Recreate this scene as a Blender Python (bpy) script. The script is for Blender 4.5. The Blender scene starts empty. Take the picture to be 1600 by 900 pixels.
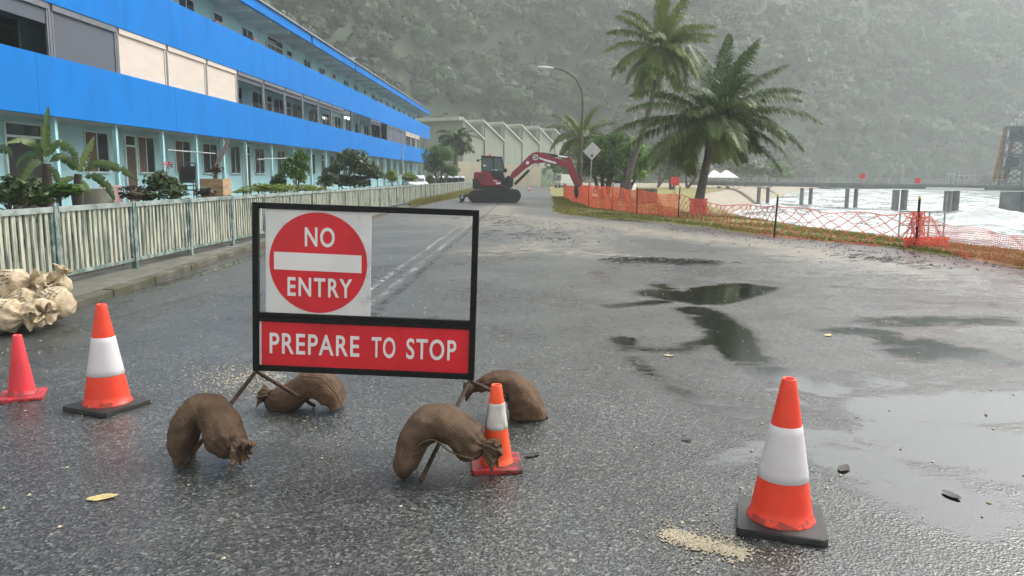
import bpy, math, random
import numpy as np
from mathutils import Vector, Matrix, noise as mnoise

random.seed(7); RNG = np.random.default_rng(11)
S = bpy.context.scene
COL = S.collection
R = math.radians

# ------------------------------------------------------------------ camera, sky, sun, exposure
F_PX, EYE = 1200.0, 1.6
cam_data = bpy.data.cameras.new('camera'); cam_data.sensor_width = 36; cam_data.lens = 36 * F_PX / 1600
cam_data.clip_start = .05; cam_data.clip_end = 4000
cam = bpy.data.objects.new('camera', cam_data); COL.objects.link(cam)
CAM_R = Matrix.Rotation(R(1.2977), 3, 'Z') @ Matrix.Rotation(R(81.6913), 3, 'X') @ Matrix.Rotation(R(.5), 3, 'Z')
cam.matrix_world = Matrix.Translation((0, 0, EYE)) @ CAM_R.to_4x4()
S.camera = cam

SUN_EL, SUN_AZ = 46, 55          # degrees; azimuth from +Y (up the street) towards +X (the sea)
world = bpy.data.worlds.new('World'); S.world = world; world.use_nodes = True
wn, wl = world.node_tree.nodes, world.node_tree.links
sky = wn.new('ShaderNodeTexSky'); sky.sky_type = 'NISHITA'; sky.sun_disc = False
sky.sun_elevation = R(SUN_EL); sky.sun_rotation = R(SUN_AZ)
sky.air_density = 1.0; sky.dust_density = 5.0; sky.ozone_density = 1.0
hs = wn.new('ShaderNodeHueSaturation'); hs.inputs['Saturation'].default_value = .13
bg = wn['Background']; bg.inputs['Strength'].default_value = .15
wl.new(sky.outputs[0], hs.inputs['Color']); wl.new(hs.outputs[0], bg.inputs['Color'])
sd = bpy.data.lights.new('sun', 'SUN'); sd.energy = .7; sd.angle = R(25); sd.color = (1, .96, .9)
sun = bpy.data.objects.new('sun', sd); COL.objects.link(sun)
sv = Vector((math.cos(R(SUN_EL)) * math.sin(R(SUN_AZ)), math.cos(R(SUN_EL)) * math.cos(R(SUN_AZ)), math.sin(R(SUN_EL))))
sun.rotation_euler = sv.to_track_quat('Z', 'Y').to_euler(); sun.location = (0, 0, 60)
S.view_settings.view_transform = 'Standard'; S.view_settings.look = 'None'
S.view_settings.gamma = 1; S.view_settings.use_curve_mapping = False
S.view_settings.exposure = 1.42
S.cycles.volume_bounces = 1; S.cycles.max_bounces = 8; S.cycles.use_denoising = True
HAZE_DENSITY = .00105

# ------------------------------------------------------------------ survey helpers (read a spot off the photograph at a known depth)
def ray(x, y): return CAM_R @ Vector((x - 800, 450 - y, -F_PX))
def g(x, y, z=0.0):
    d = ray(x, y); t = (z - EYE) / d.z; return Vector((d.x * t, d.y * t, z))
def at(x, y, Y):
    d = ray(x, y); t = Y / d.y; return Vector((d.x * t, Y, EYE + d.z * t))
def sstep(a, b, x):
    t = np.clip((np.asarray(x, float) - a) / (b - a), 0, 1); return t * t * (3 - 2 * t)

# ------------------------------------------------------------------ object helpers
def tag(o, label=None, cat=None, group=None, kind=None):
    if label: o['label'] = label
    if cat: o['category'] = cat
    if group: o['group'] = group
    if kind: o['kind'] = kind
    return o
def empty(name, loc, label=None, cat=None, group=None, rz=0.0):
    o = bpy.data.objects.new(name, None); COL.objects.link(o); o.location = loc; o.rotation_euler = (0, 0, rz)
    o.empty_display_size = .2
    return tag(o, label, cat, group)
def root_of(o):
    while o.parent: o = o.parent
    return o
def copy_tree(o, parent=None, cache={}):
    c = o.copy(); COL.objects.link(c)
    if parent: c.parent = parent
    for ch in KIDS.get(o, []): copy_tree(ch, c); 
    return c
KIDS = {}
class KidMap(dict): pass
def children(o): return KIDS.get(o.name, [])
def copy_tree(o, parent=None):
    c = o.copy(); COL.objects.link(c)
    if parent:
        c.parent = parent; KIDS.setdefault(parent.name, []).append(c)
    for ch in list(children(o)): copy_tree(ch, c)
    return c

class MB:
    """collects shapes, then links them as ONE mesh object"""
    def __init__(s): s.v = []; s.f = []; s.m = []; s.cur = 0; s.sm = []; s.smooth = False
    def add(s, vs, fs, sm=None):
        n = len(s.v); s.v += [tuple(v) for v in vs]
        for f in fs: s.f.append([i + n for i in f]); s.m.append(s.cur); s.sm.append(s.smooth if sm is None else sm)
        return s
    def box(s, c, d, rot=None):
        c = Vector(c); hx, hy, hz = d[0] / 2, d[1] / 2, d[2] / 2
        vs = [Vector((a * hx, b * hy, e * hz)) for e in (-1, 1) for b in (-1, 1) for a in (-1, 1)]
        if rot is not None: vs = [rot @ v for v in vs]
        return s.add([v + c for v in vs], [(0, 2, 3, 1), (4, 5, 7, 6), (0, 1, 5, 4), (2, 6, 7, 3), (0, 4, 6, 2), (1, 3, 7, 5)], False)
    def bar(s, p, q, w, h=None, up=(0, 0, 1)):
        p, q = Vector(p), Vector(q); h = h or w; z = (q - p); L = z.length
        if L < 1e-6: return s
        z.normalize(); up = Vector(up)
        if abs(z.dot(up)) > .98: up = Vector((1, 0, 0))
        x = up.cross(z).normalized(); y = z.cross(x)
        return s.box((p + q) / 2, (w, h, L), Matrix((x, y, z)).transposed())
    def tube(s, pts, rad, n=8, caps=True):
        pts = [Vector(p) for p in pts]; k = len(pts)
        if not hasattr(rad, '__len__'): rad = [rad] * k
        vs = []; ref = None
        for i, p in enumerate(pts):
            t = (pts[min(i + 1, k - 1)] - pts[max(i - 1, 0)]).normalized()
            if ref is None: ref = Vector((0, 0, 1)) if abs(t.z) < .9 else Vector((1, 0, 0))
            x = (ref - t * ref.dot(t)).normalized(); y = t.cross(x); ref = x
            vs += [p + (x * math.cos(2 * math.pi * j / n) + y * math.sin(2 * math.pi * j / n)) * rad[i] for j in range(n)]
        fs = [(i * n + j, i * n + (j + 1) % n, (i + 1) * n + (j + 1) % n, (i + 1) * n + j) for i in range(k - 1) for j in range(n)]
        s.add(vs, fs, n > 4)
        if caps: s.add(vs[:n], [tuple(range(n))[::-1]], False); s.add(vs[-n:], [tuple(range(n))], False)
        return s
    def lathe(s, prof, n=32, o=(0, 0, 0), sharp=False):
        o = Vector(o); vs = []
        for r, z in prof: vs += [o + Vector((r * math.cos(2 * math.pi * j / n), r * math.sin(2 * math.pi * j / n), z)) for j in range(n)]
        fs = [(i * n + j, i * n + (j + 1) % n, (i + 1) * n + (j + 1) % n, (i + 1) * n + j) for i in range(len(prof) - 1) for j in range(n)]
        return s.add(vs, fs, not sharp)
    def prism(s, poly, y0, y1):
        """poly of (x,z) points extruded along y"""
        n = len(poly); vs = [(x, y0, z) for x, z in poly] + [(x, y1, z) for x, z in poly]
        fs = [tuple(range(n)), tuple(range(2 * n - 1, n - 1, -1))] + [(i, i + n, (i + 1) % n + n, (i + 1) % n) for i in range(n)]
        return s.add(vs, fs, False)
    def slab(s, poly, z0, z1):
        n = len(poly); vs = [(x, y, z0) for x, y in poly] + [(x, y, z1) for x, y in poly]
        fs = [tuple(range(n))[::-1], tuple(range(n, 2 * n))] + [(i, (i + 1) % n, (i + 1) % n + n, i + n) for i in range(n)]
        return s.add(vs, fs, False)
    def build(s, name, mats, parent=None, origin=None, bevel=0, local=False, fix=False):
        if not isinstance(mats, (list, tuple)): mats = [mats]
        me = bpy.data.meshes.new(name); vs = s.v
        if parent is not None and not local:
            inv = root_of(parent).matrix_basis.inverted(); vs = [inv @ Vector(v) for v in vs]
        elif origin is not None:
            o_ = Vector(origin); vs = [Vector(v) - o_ for v in vs]
        me.from_pydata([tuple(v) for v in vs], [], s.f)
        for m in mats: me.materials.append(m)
        me.polygons.foreach_set('material_index', s.m); me.polygons.foreach_set('use_smooth', s.sm)
        if fix:
            import bmesh
            b = bmesh.new(); b.from_mesh(me); bmesh.ops.recalc_face_normals(b, faces=b.faces); b.to_mesh(me); b.free()
        me.update()
        o = bpy.data.objects.new(name, me); COL.objects.link(o)
        if parent is not None: o.parent = parent; KIDS.setdefault(parent.name, []).append(o)
        elif origin is not None: o.location = origin
        if bevel:
            bm_ = o.modifiers.new('bevel', 'BEVEL'); bm_.width = bevel; bm_.segments = 2; bm_.limit_method = 'ANGLE'
        return o

def np_mesh(name, V, Fq, mat, smooth=False, attrs=None, parent=None, origin=None):
    """bulk quads/tris from arrays"""
    V = np.asarray(V, np.float32); Fq = np.asarray(Fq, np.int32)
    if parent is not None:
        M = np.array(root_of(parent).matrix_basis.inverted()); V = V @ M[:3, :3].T.astype(np.float32) + M[:3, 3].astype(np.float32)
    elif origin is not None: V = V - np.asarray(origin, np.float32)
    me = bpy.data.meshes.new(name); k = Fq.shape[1]
    me.vertices.add(len(V)); me.vertices.foreach_set('co', V.ravel())
    me.loops.add(Fq.size); me.loops.foreach_set('vertex_index', Fq.ravel())
    me.polygons.add(len(Fq)); me.polygons.foreach_set('loop_start', np.arange(0, Fq.size, k, dtype=np.int32))
    me.polygons.foreach_set('loop_total', np.full(len(Fq), k, np.int32))
    me.polygons.foreach_set('use_smooth', np.full(len(Fq), smooth))
    me.update(calc_edges=True)
    for nm, a in (attrs or {}).items():
        at_ = me.attributes.new(nm, 'FLOAT', 'POINT'); at_.data.foreach_set('value', np.asarray(a, np.float32))
    for m in (mat if isinstance(mat, (list, tuple)) else [mat]): me.materials.append(m)
    o = bpy.data.objects.new(name, me); COL.objects.link(o)
    if parent is not None: o.parent = parent; KIDS.setdefault(parent.name, []).append(o)
    elif origin is not None: o.location = origin
    return o

# ------------------------------------------------------------------ materials
def newmat(name):
    m = bpy.data.materials.new(name); m.use_nodes = True
    nt = m.node_tree; return m, nt, nt.nodes, nt.links, nt.nodes['Principled BSDF']
def node(nt, t, **kw):
    n = nt.nodes.new(t)
    for k, v in kw.items():
        if k.startswith('i_'): n.inputs[int(k[2:]) if k[2:].isdigit() else k[2:].replace('_', ' ')].default_value = v
        else: setattr(n, k, v)
    return n
def mix(nt, fac, a, b, blend='MIX'):
    n = nt.nodes.new('ShaderNodeMix'); n.data_type = 'RGBA'; n.blend_type = blend
    for sock, val in ((n.inputs[0], fac), (n.inputs[6], a), (n.inputs[7], b)):
        if hasattr(val, 'is_linked') or hasattr(val, 'links'): nt.links.new(val, sock)
        elif isinstance(val, (int, float)): sock.default_value = val if sock == n.inputs[0] else (val, val, val, 1)
        else: sock.default_value = tuple(val) + (1,) if len(val) == 3 else val
    return n.outputs[2]
def mth(nt, op, a, b=None, c=None, clamp=False):
    n = nt.nodes.new('ShaderNodeMath'); n.operation = op; n.use_clamp = clamp
    for i, v in enumerate((a, b, c)):
        if v is None: continue
        if isinstance(v, (int, float)): n.inputs[i].default_value = v
        else: nt.links.new(v, n.inputs[i])
    return n.outputs[0]
def rng_(nt, v, a, b, c=0.0, d=1.0, smooth=True):
    n = nt.nodes.new('ShaderNodeMapRange'); n.interpolation_type = 'SMOOTHSTEP' if smooth else 'LINEAR'
    nt.links.new(v, n.inputs[0])
    for i, x in enumerate((a, b, c, d)): n.inputs[i + 1].default_value = x
    return n.outputs[0]
def coordnode(nt, kind='Object', scale=(1, 1, 1)):
    tc = nt.nodes.new('ShaderNodeTexCoord') if kind != 'World' else nt.nodes.new('ShaderNodeNewGeometry')
    out = tc.outputs[kind] if kind != 'World' else tc.outputs['Position']
    mp = nt.nodes.new('ShaderNodeMapping'); mp.inputs['Scale'].default_value = scale
    nt.links.new(out, mp.inputs['Vector']); return mp.outputs[0]
def noise_(nt, vec, scale, detail=4, rough=.55, dist=0):
    n = nt.nodes.new('ShaderNodeTexNoise'); n.inputs['Scale'].default_value = scale; n.inputs['Detail'].default_value = detail
    n.inputs['Roughness'].default_value = rough; n.inputs['Distortion'].default_value = dist
    nt.links.new(vec, n.inputs['Vector']); return n
def bump_(nt, h, strength, dist, p):
    b = nt.nodes.new('ShaderNodeBump'); b.inputs['Strength'].default_value = strength; b.inputs['Distance'].default_value = dist
    nt.links.new(h, b.inputs['Height']); nt.links.new(b.outputs[0], p.inputs['Normal']); return b

def M(name, col, rough=.6, metal=0.0, var=.12, scale=4.0, dirt=None, dirt_amt=.4, dirt_scale=2.5, stretch=(1, 1, 1), bump=0.0, bscale=60, coat=0.0, kind='Object', spec=.5, emit=None):
    m, nt, N, L, p = newmat(name)
    vec = coordnode(nt, kind, stretch)
    n1 = noise_(nt, vec, scale, 5)
    f = rng_(nt, n1.outputs[0], .3, .7, 0, 1)
    c = mix(nt, f, [x * (1 - var) for x in col], [min(1, x * (1 + var)) for x in col])
    rsock = mth(nt, 'MULTIPLY_ADD', n1.outputs[0], .25, rough - .12, clamp=True)
    if dirt:
        n2 = noise_(nt, vec, dirt_scale, 8, .65)
        lo = .78 - dirt_amt * .5
        d = rng_(nt, n2.outputs[0], lo - .14, lo + .1)
        c = mix(nt, d, c, dirt); rsock = mth(nt, 'MULTIPLY_ADD', d, .2, rsock, clamp=True)
    L.new(c, p.inputs['Base Color']); L.new(rsock, p.inputs['Roughness'])
    p.inputs['Metallic'].default_value = metal; p.inputs['Specular IOR Level'].default_value = spec
    p.inputs['Coat Weight'].default_value = coat
    if bump:
        nb = noise_(nt, coordnode(nt, kind), bscale, 3); bump_(nt, nb.outputs[0], bump, .01, p)
    if emit: p.inputs['Emission Color'].default_value = tuple(col) + (1,); p.inputs['Emission Strength'].default_value = emit
    return m

def leaf_mat(name, dark, light, rough=.5, trans=.25, attr='shade', hue=None):
    """foliage: colour differs from leaf to leaf by an attribute stored on the mesh (species / age of the leaf; banana blades also darker on one half)"""
    m, nt, N, L, p = newmat(name)
    a = node(nt, 'ShaderNodeAttribute', attribute_name=attr)
    c = mix(nt, a.outputs['Fac'], dark, light)
    if hue: c = mix(nt, node(nt, 'ShaderNodeAttribute', attribute_name='hue').outputs['Fac'], c, hue)
    L.new(c, p.inputs['Base Color']); p.inputs['Roughness'].default_value = rough; p.inputs['Specular IOR Level'].default_value = .3
    tr = node(nt, 'ShaderNodeBsdfTranslucent'); L.new(c, tr.inputs['Color'])
    ms = node(nt, 'ShaderNodeMixShader'); ms.inputs[0].default_value = trans
    L.new(p.outputs[0], ms.inputs[1]); L.new(tr.outputs[0], ms.inputs[2]); L.new(ms.outputs[0], N['Material Output'].inputs[0])
    return m

ASPHALT = (.055, .056, .056)
def make_road_mat():
    m, nt, N, L, p = newmat('wet asphalt')
    pos = coordnode(nt, 'World')
    wet_a = node(nt, 'ShaderNodeAttribute', attribute_name='wet').outputs['Fac']
    grit_a = node(nt, 'ShaderNodeAttribute', attribute_name='grit').outputs['Fac']
    mud_a = node(nt, 'ShaderNodeAttribute', attribute_name='mud').outputs['Fac']
    far_a = node(nt, 'ShaderNodeAttribute', attribute_name='worn').outputs['Fac']
    nbig = noise_(nt, pos, .55, 6, .6).outputs[0]
    nmid = noise_(nt, pos, 2.6, 8, .7).outputs[0]
    nfin = noise_(nt, pos, 14, 6, .7).outputs[0]
    vo = node(nt, 'ShaderNodeTexVoronoi', feature='F1'); vo.inputs['Scale'].default_value = 78; L.new(pos, vo.inputs['Vector'])
    sep = node(nt, 'ShaderNodeSeparateColor'); L.new(vo.outputs['Color'], sep.inputs[0])
    vo2 = node(nt, 'ShaderNodeTexVoronoi', feature='F1'); vo2.inputs['Scale'].default_value = 38; L.new(pos, vo2.inputs['Vector'])
    sep2 = node(nt, 'ShaderNodeSeparateColor'); L.new(vo2.outputs['Color'], sep2.inputs[0])
    ramp = node(nt, 'ShaderNodeValToRGB'); e = ramp.color_ramp.elements
    e[0].position = 0; e[0].color = (.012, .013, .012, 1); e[1].position = 1; e[1].color = (.17, .175, .163, 1)
    x = ramp.color_ramp.elements.new(.55); x.color = (.046, .049, .046, 1)
    x = ramp.color_ramp.elements.new(.88); x.color = (.085, .089, .083, 1)
    L.new(sep.outputs[0], ramp.inputs[0])
    c = mix(nt, .10, ramp.outputs[0], sep2.outputs[0], 'OVERLAY')
    big = mth(nt, 'MULTIPLY_ADD', far_a, .35, rng_(nt, nbig, .3, .7, .58, 1.1))
    c = mix(nt, 1.0, c, big, 'MULTIPLY')
    # thin fawn silt in patches, more of it further up the street
    silt = mth(nt, 'MULTIPLY', rng_(nt, nmid, .5, .75), far_a, clamp=True)
    c = mix(nt, mth(nt, 'MULTIPLY', silt, .45), c, (.16, .155, .14))
    # white coral chips washed over the road
    chip = mth(nt, 'MULTIPLY', mth(nt, 'GREATER_THAN', sep2.outputs[1], .990), rng_(nt, vo2.outputs['Distance'], .0, .33, 1, 0))
    c = mix(nt, mth(nt, 'MULTIPLY', chip, .8), c, (.55, .53, .47))
    # washed-up sand
    gm = mth(nt, 'ADD', grit_a, mth(nt, 'MULTIPLY_ADD', nfin, 1.2, -.6)); gm = mth(nt, 'ADD', gm, mth(nt, 'MULTIPLY_ADD', nmid, 2.2, -1.1))
    gm = mth(nt, 'ADD', gm, mth(nt, 'MULTIPLY_ADD', sep2.outputs[2], .6, -.3))
    gm = mth(nt, 'MULTIPLY', rng_(nt, gm, .38, .85), rng_(nt, grit_a, .02, .3))
    sand = mix(nt, sep.outputs[1], (.16, .13, .095), (.40, .345, .27))
    c = mix(nt, mth(nt, 'MULTIPLY', gm, .8), c, sand)
    mm = rng_(nt, mth(nt, 'ADD', mud_a, mth(nt, 'MULTIPLY_ADD', nmid, .8, -.4)), .35, .65)
    c = mix(nt, mth(nt, 'MULTIPLY', mm, .85), c, (.060, .040, .036))
    # standing water
    npu = noise_(nt, coordnode(nt, 'World', (1, 1.6, 1)), 1.3, 9, .72, .8).outputs[0]
    w = mth(nt, 'ADD', wet_a, mth(nt, 'MULTIPLY_ADD', npu, 1.9, -.90)); w = mth(nt, 'ADD', w, mth(nt, 'MULTIPLY_ADD', nfin, .6, -.3))
    w = mth(nt, 'ADD', w, mth(nt, 'MULTIPLY_ADD', vo.outputs['Distance'], -.35, .12))
    w = mth(nt, 'MULTIPLY', rng_(nt, w, .26, .84), rng_(nt, wet_a, .02, .35))
    c = mix(nt, mth(nt, 'MULTIPLY', w, .86), c, (.010, .010, .010))
    nst = noise_(nt, coordnode(nt, 'World', (1, 2.2, 1)), 1.7, 6, .65, .5).outputs[0]
    c = mix(nt, mth(nt, 'MULTIPLY', rng_(nt, nst, .66, .74), .55), c, (.085, .04, .032))
    L.new(c, p.inputs['Base Color'])
    damp = rng_(nt, nbig, .32, .68, 1, 0)
    r = mth(nt, 'MULTIPLY_ADD', nmid, .26, .16); r = mth(nt, 'MULTIPLY_ADD', damp, -.09, r); r = mth(nt, 'MULTIPLY_ADD', far_a, .16, r)
    r = mth(nt, 'ADD', r, mth(nt, 'MULTIPLY', gm, .3), clamp=True)
    mr = node(nt, 'ShaderNodeMix'); mr.data_type = 'FLOAT'; L.new(w, mr.inputs[0]); L.new(r, mr.inputs[2]); mr.inputs[3].default_value = .06
    L.new(mr.outputs[0], p.inputs['Roughness'])
    L.new(mth(nt, 'MULTIPLY_ADD', w, .5, .5), p.inputs['Specular IOR Level'])
    dry = mth(nt, 'SUBTRACT', 1.0, w)
    h = mth(nt, 'MULTIPLY', mth(nt, 'ADD', vo.outputs['Distance'], mth(nt, 'MULTIPLY', nfin, .6)), dry)
    rip = noise_(nt, coordnode(nt, 'World', (1.0, 2.2, 1)), 16, 2).outputs[0]
    h = mth(nt, 'ADD', h, mth(nt, 'MULTIPLY', mth(nt, 'MULTIPLY', rip, w), .10))
    b = bump_(nt, h, .34, .010, p)
    return m
ROAD = make_road_mat()

def make_sea_mat():
    m, nt, N, L, p = newmat('foaming sea')
    pos = coordnode(nt, 'World', (1, 1, 2))
    n1 = noise_(nt, pos, .22, 8, .65, .8).outputs[0]; n2 = noise_(nt, pos, 1.0, 8, .72, 1.6).outputs[0]
    fo = node(nt, 'ShaderNodeAttribute', attribute_name='foam').outputs['Fac']
    f = mth(nt, 'ADD', fo, mth(nt, 'MULTIPLY_ADD', n1, 1.7, -.85)); f = mth(nt, 'ADD', f, mth(nt, 'MULTIPLY_ADD', n2, 1.3, -.65))
    f = rng_(nt, f, .28, .74)
    c = mix(nt, f, (.13, .175, .165), (.56, .58, .575)); L.new(c, p.inputs['Base Color'])
    L.new(rng_(nt, f, 0, 1, .12, .75), p.inputs['Roughness'])
    bump_(nt, mth(nt, 'ADD', n2, n1), .7, .25, p); return m
SEA = make_sea_mat()

def make_terrain_mat(name, a, b, scale, c3=None):
    m, nt, N, L, p = newmat(name)
    pos = coordnode(nt, 'World'); n1 = noise_(nt, pos, scale, 8, .7).outputs[0]; n2 = noise_(nt, pos, scale * 14, 4).outputs[0]
    c = mix(nt, rng_(nt, n1, .3, .7), a, b)
    if c3: c = mix(nt, rng_(nt, n2, .5, .7), c, c3)
    L.new(c, p.inputs['Base Color']); p.inputs['Roughness'].default_value = .9
    bump_(nt, n2, .5, .03, p); return m
SAND = make_terrain_mat('pale beach sand', (.24, .20, .15), (.31, .265, .20), .4)
SOIL = make_terrain_mat('garden soil', (.045, .038, .028), (.08, .07, .05), 1.2, (.06, .08, .03))
LAWN = make_terrain_mat('sodden lawn', (.15, .14, .038), (.23, .185, .05), .8, (.12, .17, .035))
HILL = make_terrain_mat('forest floor', (.010, .020, .007), (.035, .055, .018), .3, (.02, .035, .012))

MAT = dict(
    black=M('black paint', (.005, .005, .0055), .5, var=.3, scale=9, spec=.25),
    rubber=M('black rubber', (.018, .018, .019), .55, var=.3, scale=14, dirt=(.06, .055, .05), dirt_amt=.35, dirt_scale=6, bump=.15),
    rust=M('rusty steel', (.10, .045, .025), .8, var=.4, scale=22, dirt=(.045, .03, .025), dirt_amt=.6, dirt_scale=14, bump=.4, bscale=120),
    cone=M('orange cone plastic', (.80, .055, .022), .38, var=.07, scale=6, dirt=(.45, .05, .03), dirt_amt=.1, dirt_scale=5, spec=.4),
    cone_pink=M('faded red cone plastic', (.72, .04, .055), .42, var=.12, scale=6, dirt=(.4, .03, .03), dirt_amt=.15, dirt_scale=7),
    cone_old=M('scuffed orange cone plastic', (.82, .085, .02), .45, var=.15, scale=8, dirt=(.12, .06, .04), dirt_amt=.25, dirt_scale=10),
    cone_base_old=M('scuffed red cone base', (.50, .02, .025), .45, var=.25, scale=10, dirt=(.04, .02, .02), dirt_amt=.5, dirt_scale=9),
    sleeve=M('white reflective sleeve', (.62, .58, .60), .34, var=.06, scale=5, dirt=(.5, .47, .47), dirt_amt=.15, dirt_scale=6),
    sleeve_old=M('dirty reflective sleeve', (.58, .55, .50), .5, var=.15, scale=9, dirt=(.07, .055, .045), dirt_amt=.44, dirt_scale=13, stretch=(1, 1, .35)),
    sign_white=M('white sign sheeting', (.64, .63, .62), .38, var=.05, scale=7, dirt=(.36, .35, .33), dirt_amt=.2, dirt_scale=10),
    sign_red=M('red sign sheeting', (.60, .012, .022), .36, var=.10, scale=4, dirt=(.42, .01, .016), dirt_amt=.25, dirt_scale=3),
    sign_text=M('white sign lettering', (.72, .69, .68), .4, var=.05),
    alu=M('bare aluminium', (.52, .53, .54), .45, metal=.7, var=.1),
    steel=M('galvanised steel', (.34, .36, .36), .5, metal=.5, var=.2, scale=8),
    pole=M('weathered lamp pole', (.13, .095, .065), .7, var=.25, scale=6, dirt=(.07, .055, .04), dirt_amt=.4),
    lampgrey=M('lamp housing grey', (.55, .57, .57), .4, var=.1),
    fgreen=M('fence green paint', (.055, .10, .085), .55, var=.3, scale=9, dirt=(.27, .31, .28), dirt_amt=.5, dirt_scale=7, stretch=(1, 1, .7)),
    fence_rail=M('weathered fence rail', (.27, .31, .285), .6, var=.2, scale=6, dirt=(.09, .13, .11), dirt_amt=.4, dirt_scale=5, stretch=(1, .5, 1)),
    picket=M('cream picket paint', (.43, .43, .33), .6, var=.22, scale=5, dirt=(.10, .14, .115), dirt_amt=.46, dirt_scale=8, stretch=(2, 2, .22)),
    concrete=M('stained concrete', (.13, .125, .11), .8, var=.3, scale=3, dirt=(.10, .095, .07), dirt_amt=.5, dirt_scale=3.5, bump=.5, bscale=45, kind='World'),
    moss=M('mossy concrete', (.10, .088, .068), .85, var=.35, scale=3, dirt=(.05, .052, .024), dirt_amt=.45, dirt_scale=1.6, bump=.5, bscale=45, kind='World'),
    blue=M('bright blue wall paint', (.0008, .155, .50), .75, var=.07, scale=1.2, dirt=(.0012, .135, .43), dirt_amt=.30, dirt_scale=.9, stretch=(1, 1.2, .35), spec=.15),
    teal=M('pale teal wall paint', (.36, .60, .64), .6, var=.06, scale=1.5, dirt=(.26, .44, .46), dirt_amt=.25, dirt_scale=1.2),
    soffit=M('pale grey soffit paint', (.40, .47, .47), .7, var=.08, scale=1.5),
    trim=M('pale trim paint', (.55, .66, .65), .55, var=.06),
    glass=M('dark window glass', (.012, .018, .026), .08, var=.3, scale=2, spec=.6),
    door=M('brown timber door', (.085, .052, .036), .6, var=.3, scale=3, stretch=(6, 6, .6)),
    curtain=M('brown window curtain', (.12, .075, .05), .8, var=.3, scale=6, stretch=(6, 6, .3)),
    charcoal=M('charcoal shade cloth', (.075, .085, .11), .75, var=.06, scale=3),
    cream=M('cream blind fabric', (.55, .475, .41), .75, var=.05, scale=2, dirt=(.55, .46, .40), dirt_amt=.12, stretch=(1, .5, 3)),
    housing=M('blind housing grey', (.13, .14, .16), .5, var=.1),
    roof=M('roof sheeting', (.22, .23, .23), .6, var=.2, scale=2),
    shed=M('sage green cladding', (.235, .265, .205), .65, var=.05, scale=.5, dirt=(.19, .22, .17), dirt_amt=.2, dirt_scale=.4, stretch=(1, 1, .2)),
    shedpale=M('pale cladding trim', (.42, .44, .39), .6, var=.05),
    sheddark=M('grey green louvre', (.12, .14, .12), .7),  # even dark grey green for clerestories and downpipes
    hoard=M('cream hoarding', (.60, .53, .38), .65, var=.06, scale=.4, dirt=(.6, .5, .36), dirt_amt=.2),
    maroon=M('maroon machine paint', (.25, .007, .028), .38, var=.12, scale=4, coat=.3, dirt=(.14, .014, .022), dirt_amt=.25, dirt_scale=3),
    machine_dark=M('machine dark grey', (.017, .018, .020), .5, var=.3, scale=5, dirt=(.045, .038, .03), dirt_amt=.35),
    chrome=M('hydraulic rod chrome', (.7, .7, .7), .18, metal=1),
    cabglass=M('tinted cab glass', (.09, .135, .13), .07, var=.1, spec=.6),
    decal=M('white decal', (.75, .74, .74), .5, var=.03),
    net=M('orange barrier mesh', (.95, .17, .06), .5, var=.1, scale=9),
    net_faded=M('faded red barrier mesh', (.76, .15, .105), .55, var=.15, scale=9),
    picket_post=M('black star picket', (.022, .02, .019), .6, var=.3, scale=14, dirt=(.10, .05, .03), dirt_amt=.3, dirt_scale=9),
    cap=M('yellow picket cap', (.75, .55, .16), .5),
    timber=M('pale timber', (.42, .27, .15), .65, var=.2, scale=2.5, stretch=(1, 1, 6)),
    timber_dark=M('wet dark timber', (.06, .04, .028), .6, var=.3, scale=4),
    white=M('white plastic', (.74, .74, .72), .4, var=.05),
    pinkish=M('faded pink plastic', (.60, .42, .38), .5, var=.08),
    terracotta=M('red brown pot', (.20, .085, .05), .7, var=.2),
    carpaint=M('white car paint', (.70, .71, .71), .3, coat=.5, var=.03),
    tyre=M('tyre rubber', (.015, .015, .015), .7),
    canopy=M('white canopy cloth', (.80, .80, .79), .7, var=.03),
    red=M('red board paint', (.62, .03, .03), .5),
    pile=M('jetty pile concrete', (.17, .185, .19), .7, var=.2, scale=1),
    deck=M('jetty deck steel', (.20, .215, .22), .6, var=.15, scale=1),
    rail=M('jetty rail grey', (.36, .37, .37), .6, var=.1),
    loader_blue=M('hazed blue steel', (.13, .165, .19), .6, var=.2, scale=2, dirt=(.22, .13, .08), dirt_amt=.3),  # both loader paints are greyed, putting extra haze into the colour
    loader_orange=M('hazed orange steel', (.30, .185, .10), .6, var=.2, scale=2),
    lampglow=M('lit lamp glass', (1, .93, .78), .4, emit=3.5),
    trunk=M('palm bark', (.10, .085, .068), .85, var=.3, scale=3, stretch=(1, 1, 9), bump=.5, bscale=30),
    bark=M('tree bark', (.06, .048, .038), .9, var=.3, scale=6, bump=.5, bscale=30),
    coconut=M('green coconut', (.16, .15, .04), .6, var=.2),
    leaf_litter=M('yellow fallen leaf', (.50, .40, .17), .6, var=.2, scale=20),
    twig=M('wet black twigs', (.022, .016, .012), .6, var=.3),
    gravel=M('coral gravel', (.44, .385, .28), .75, var=.25, scale=60),
    rock=M('dark wet rock', (.05, .048, .045), .5, var=.4, scale=3),
    flower=M('crimson flower', (.45, .03, .06), .6),
)
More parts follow.
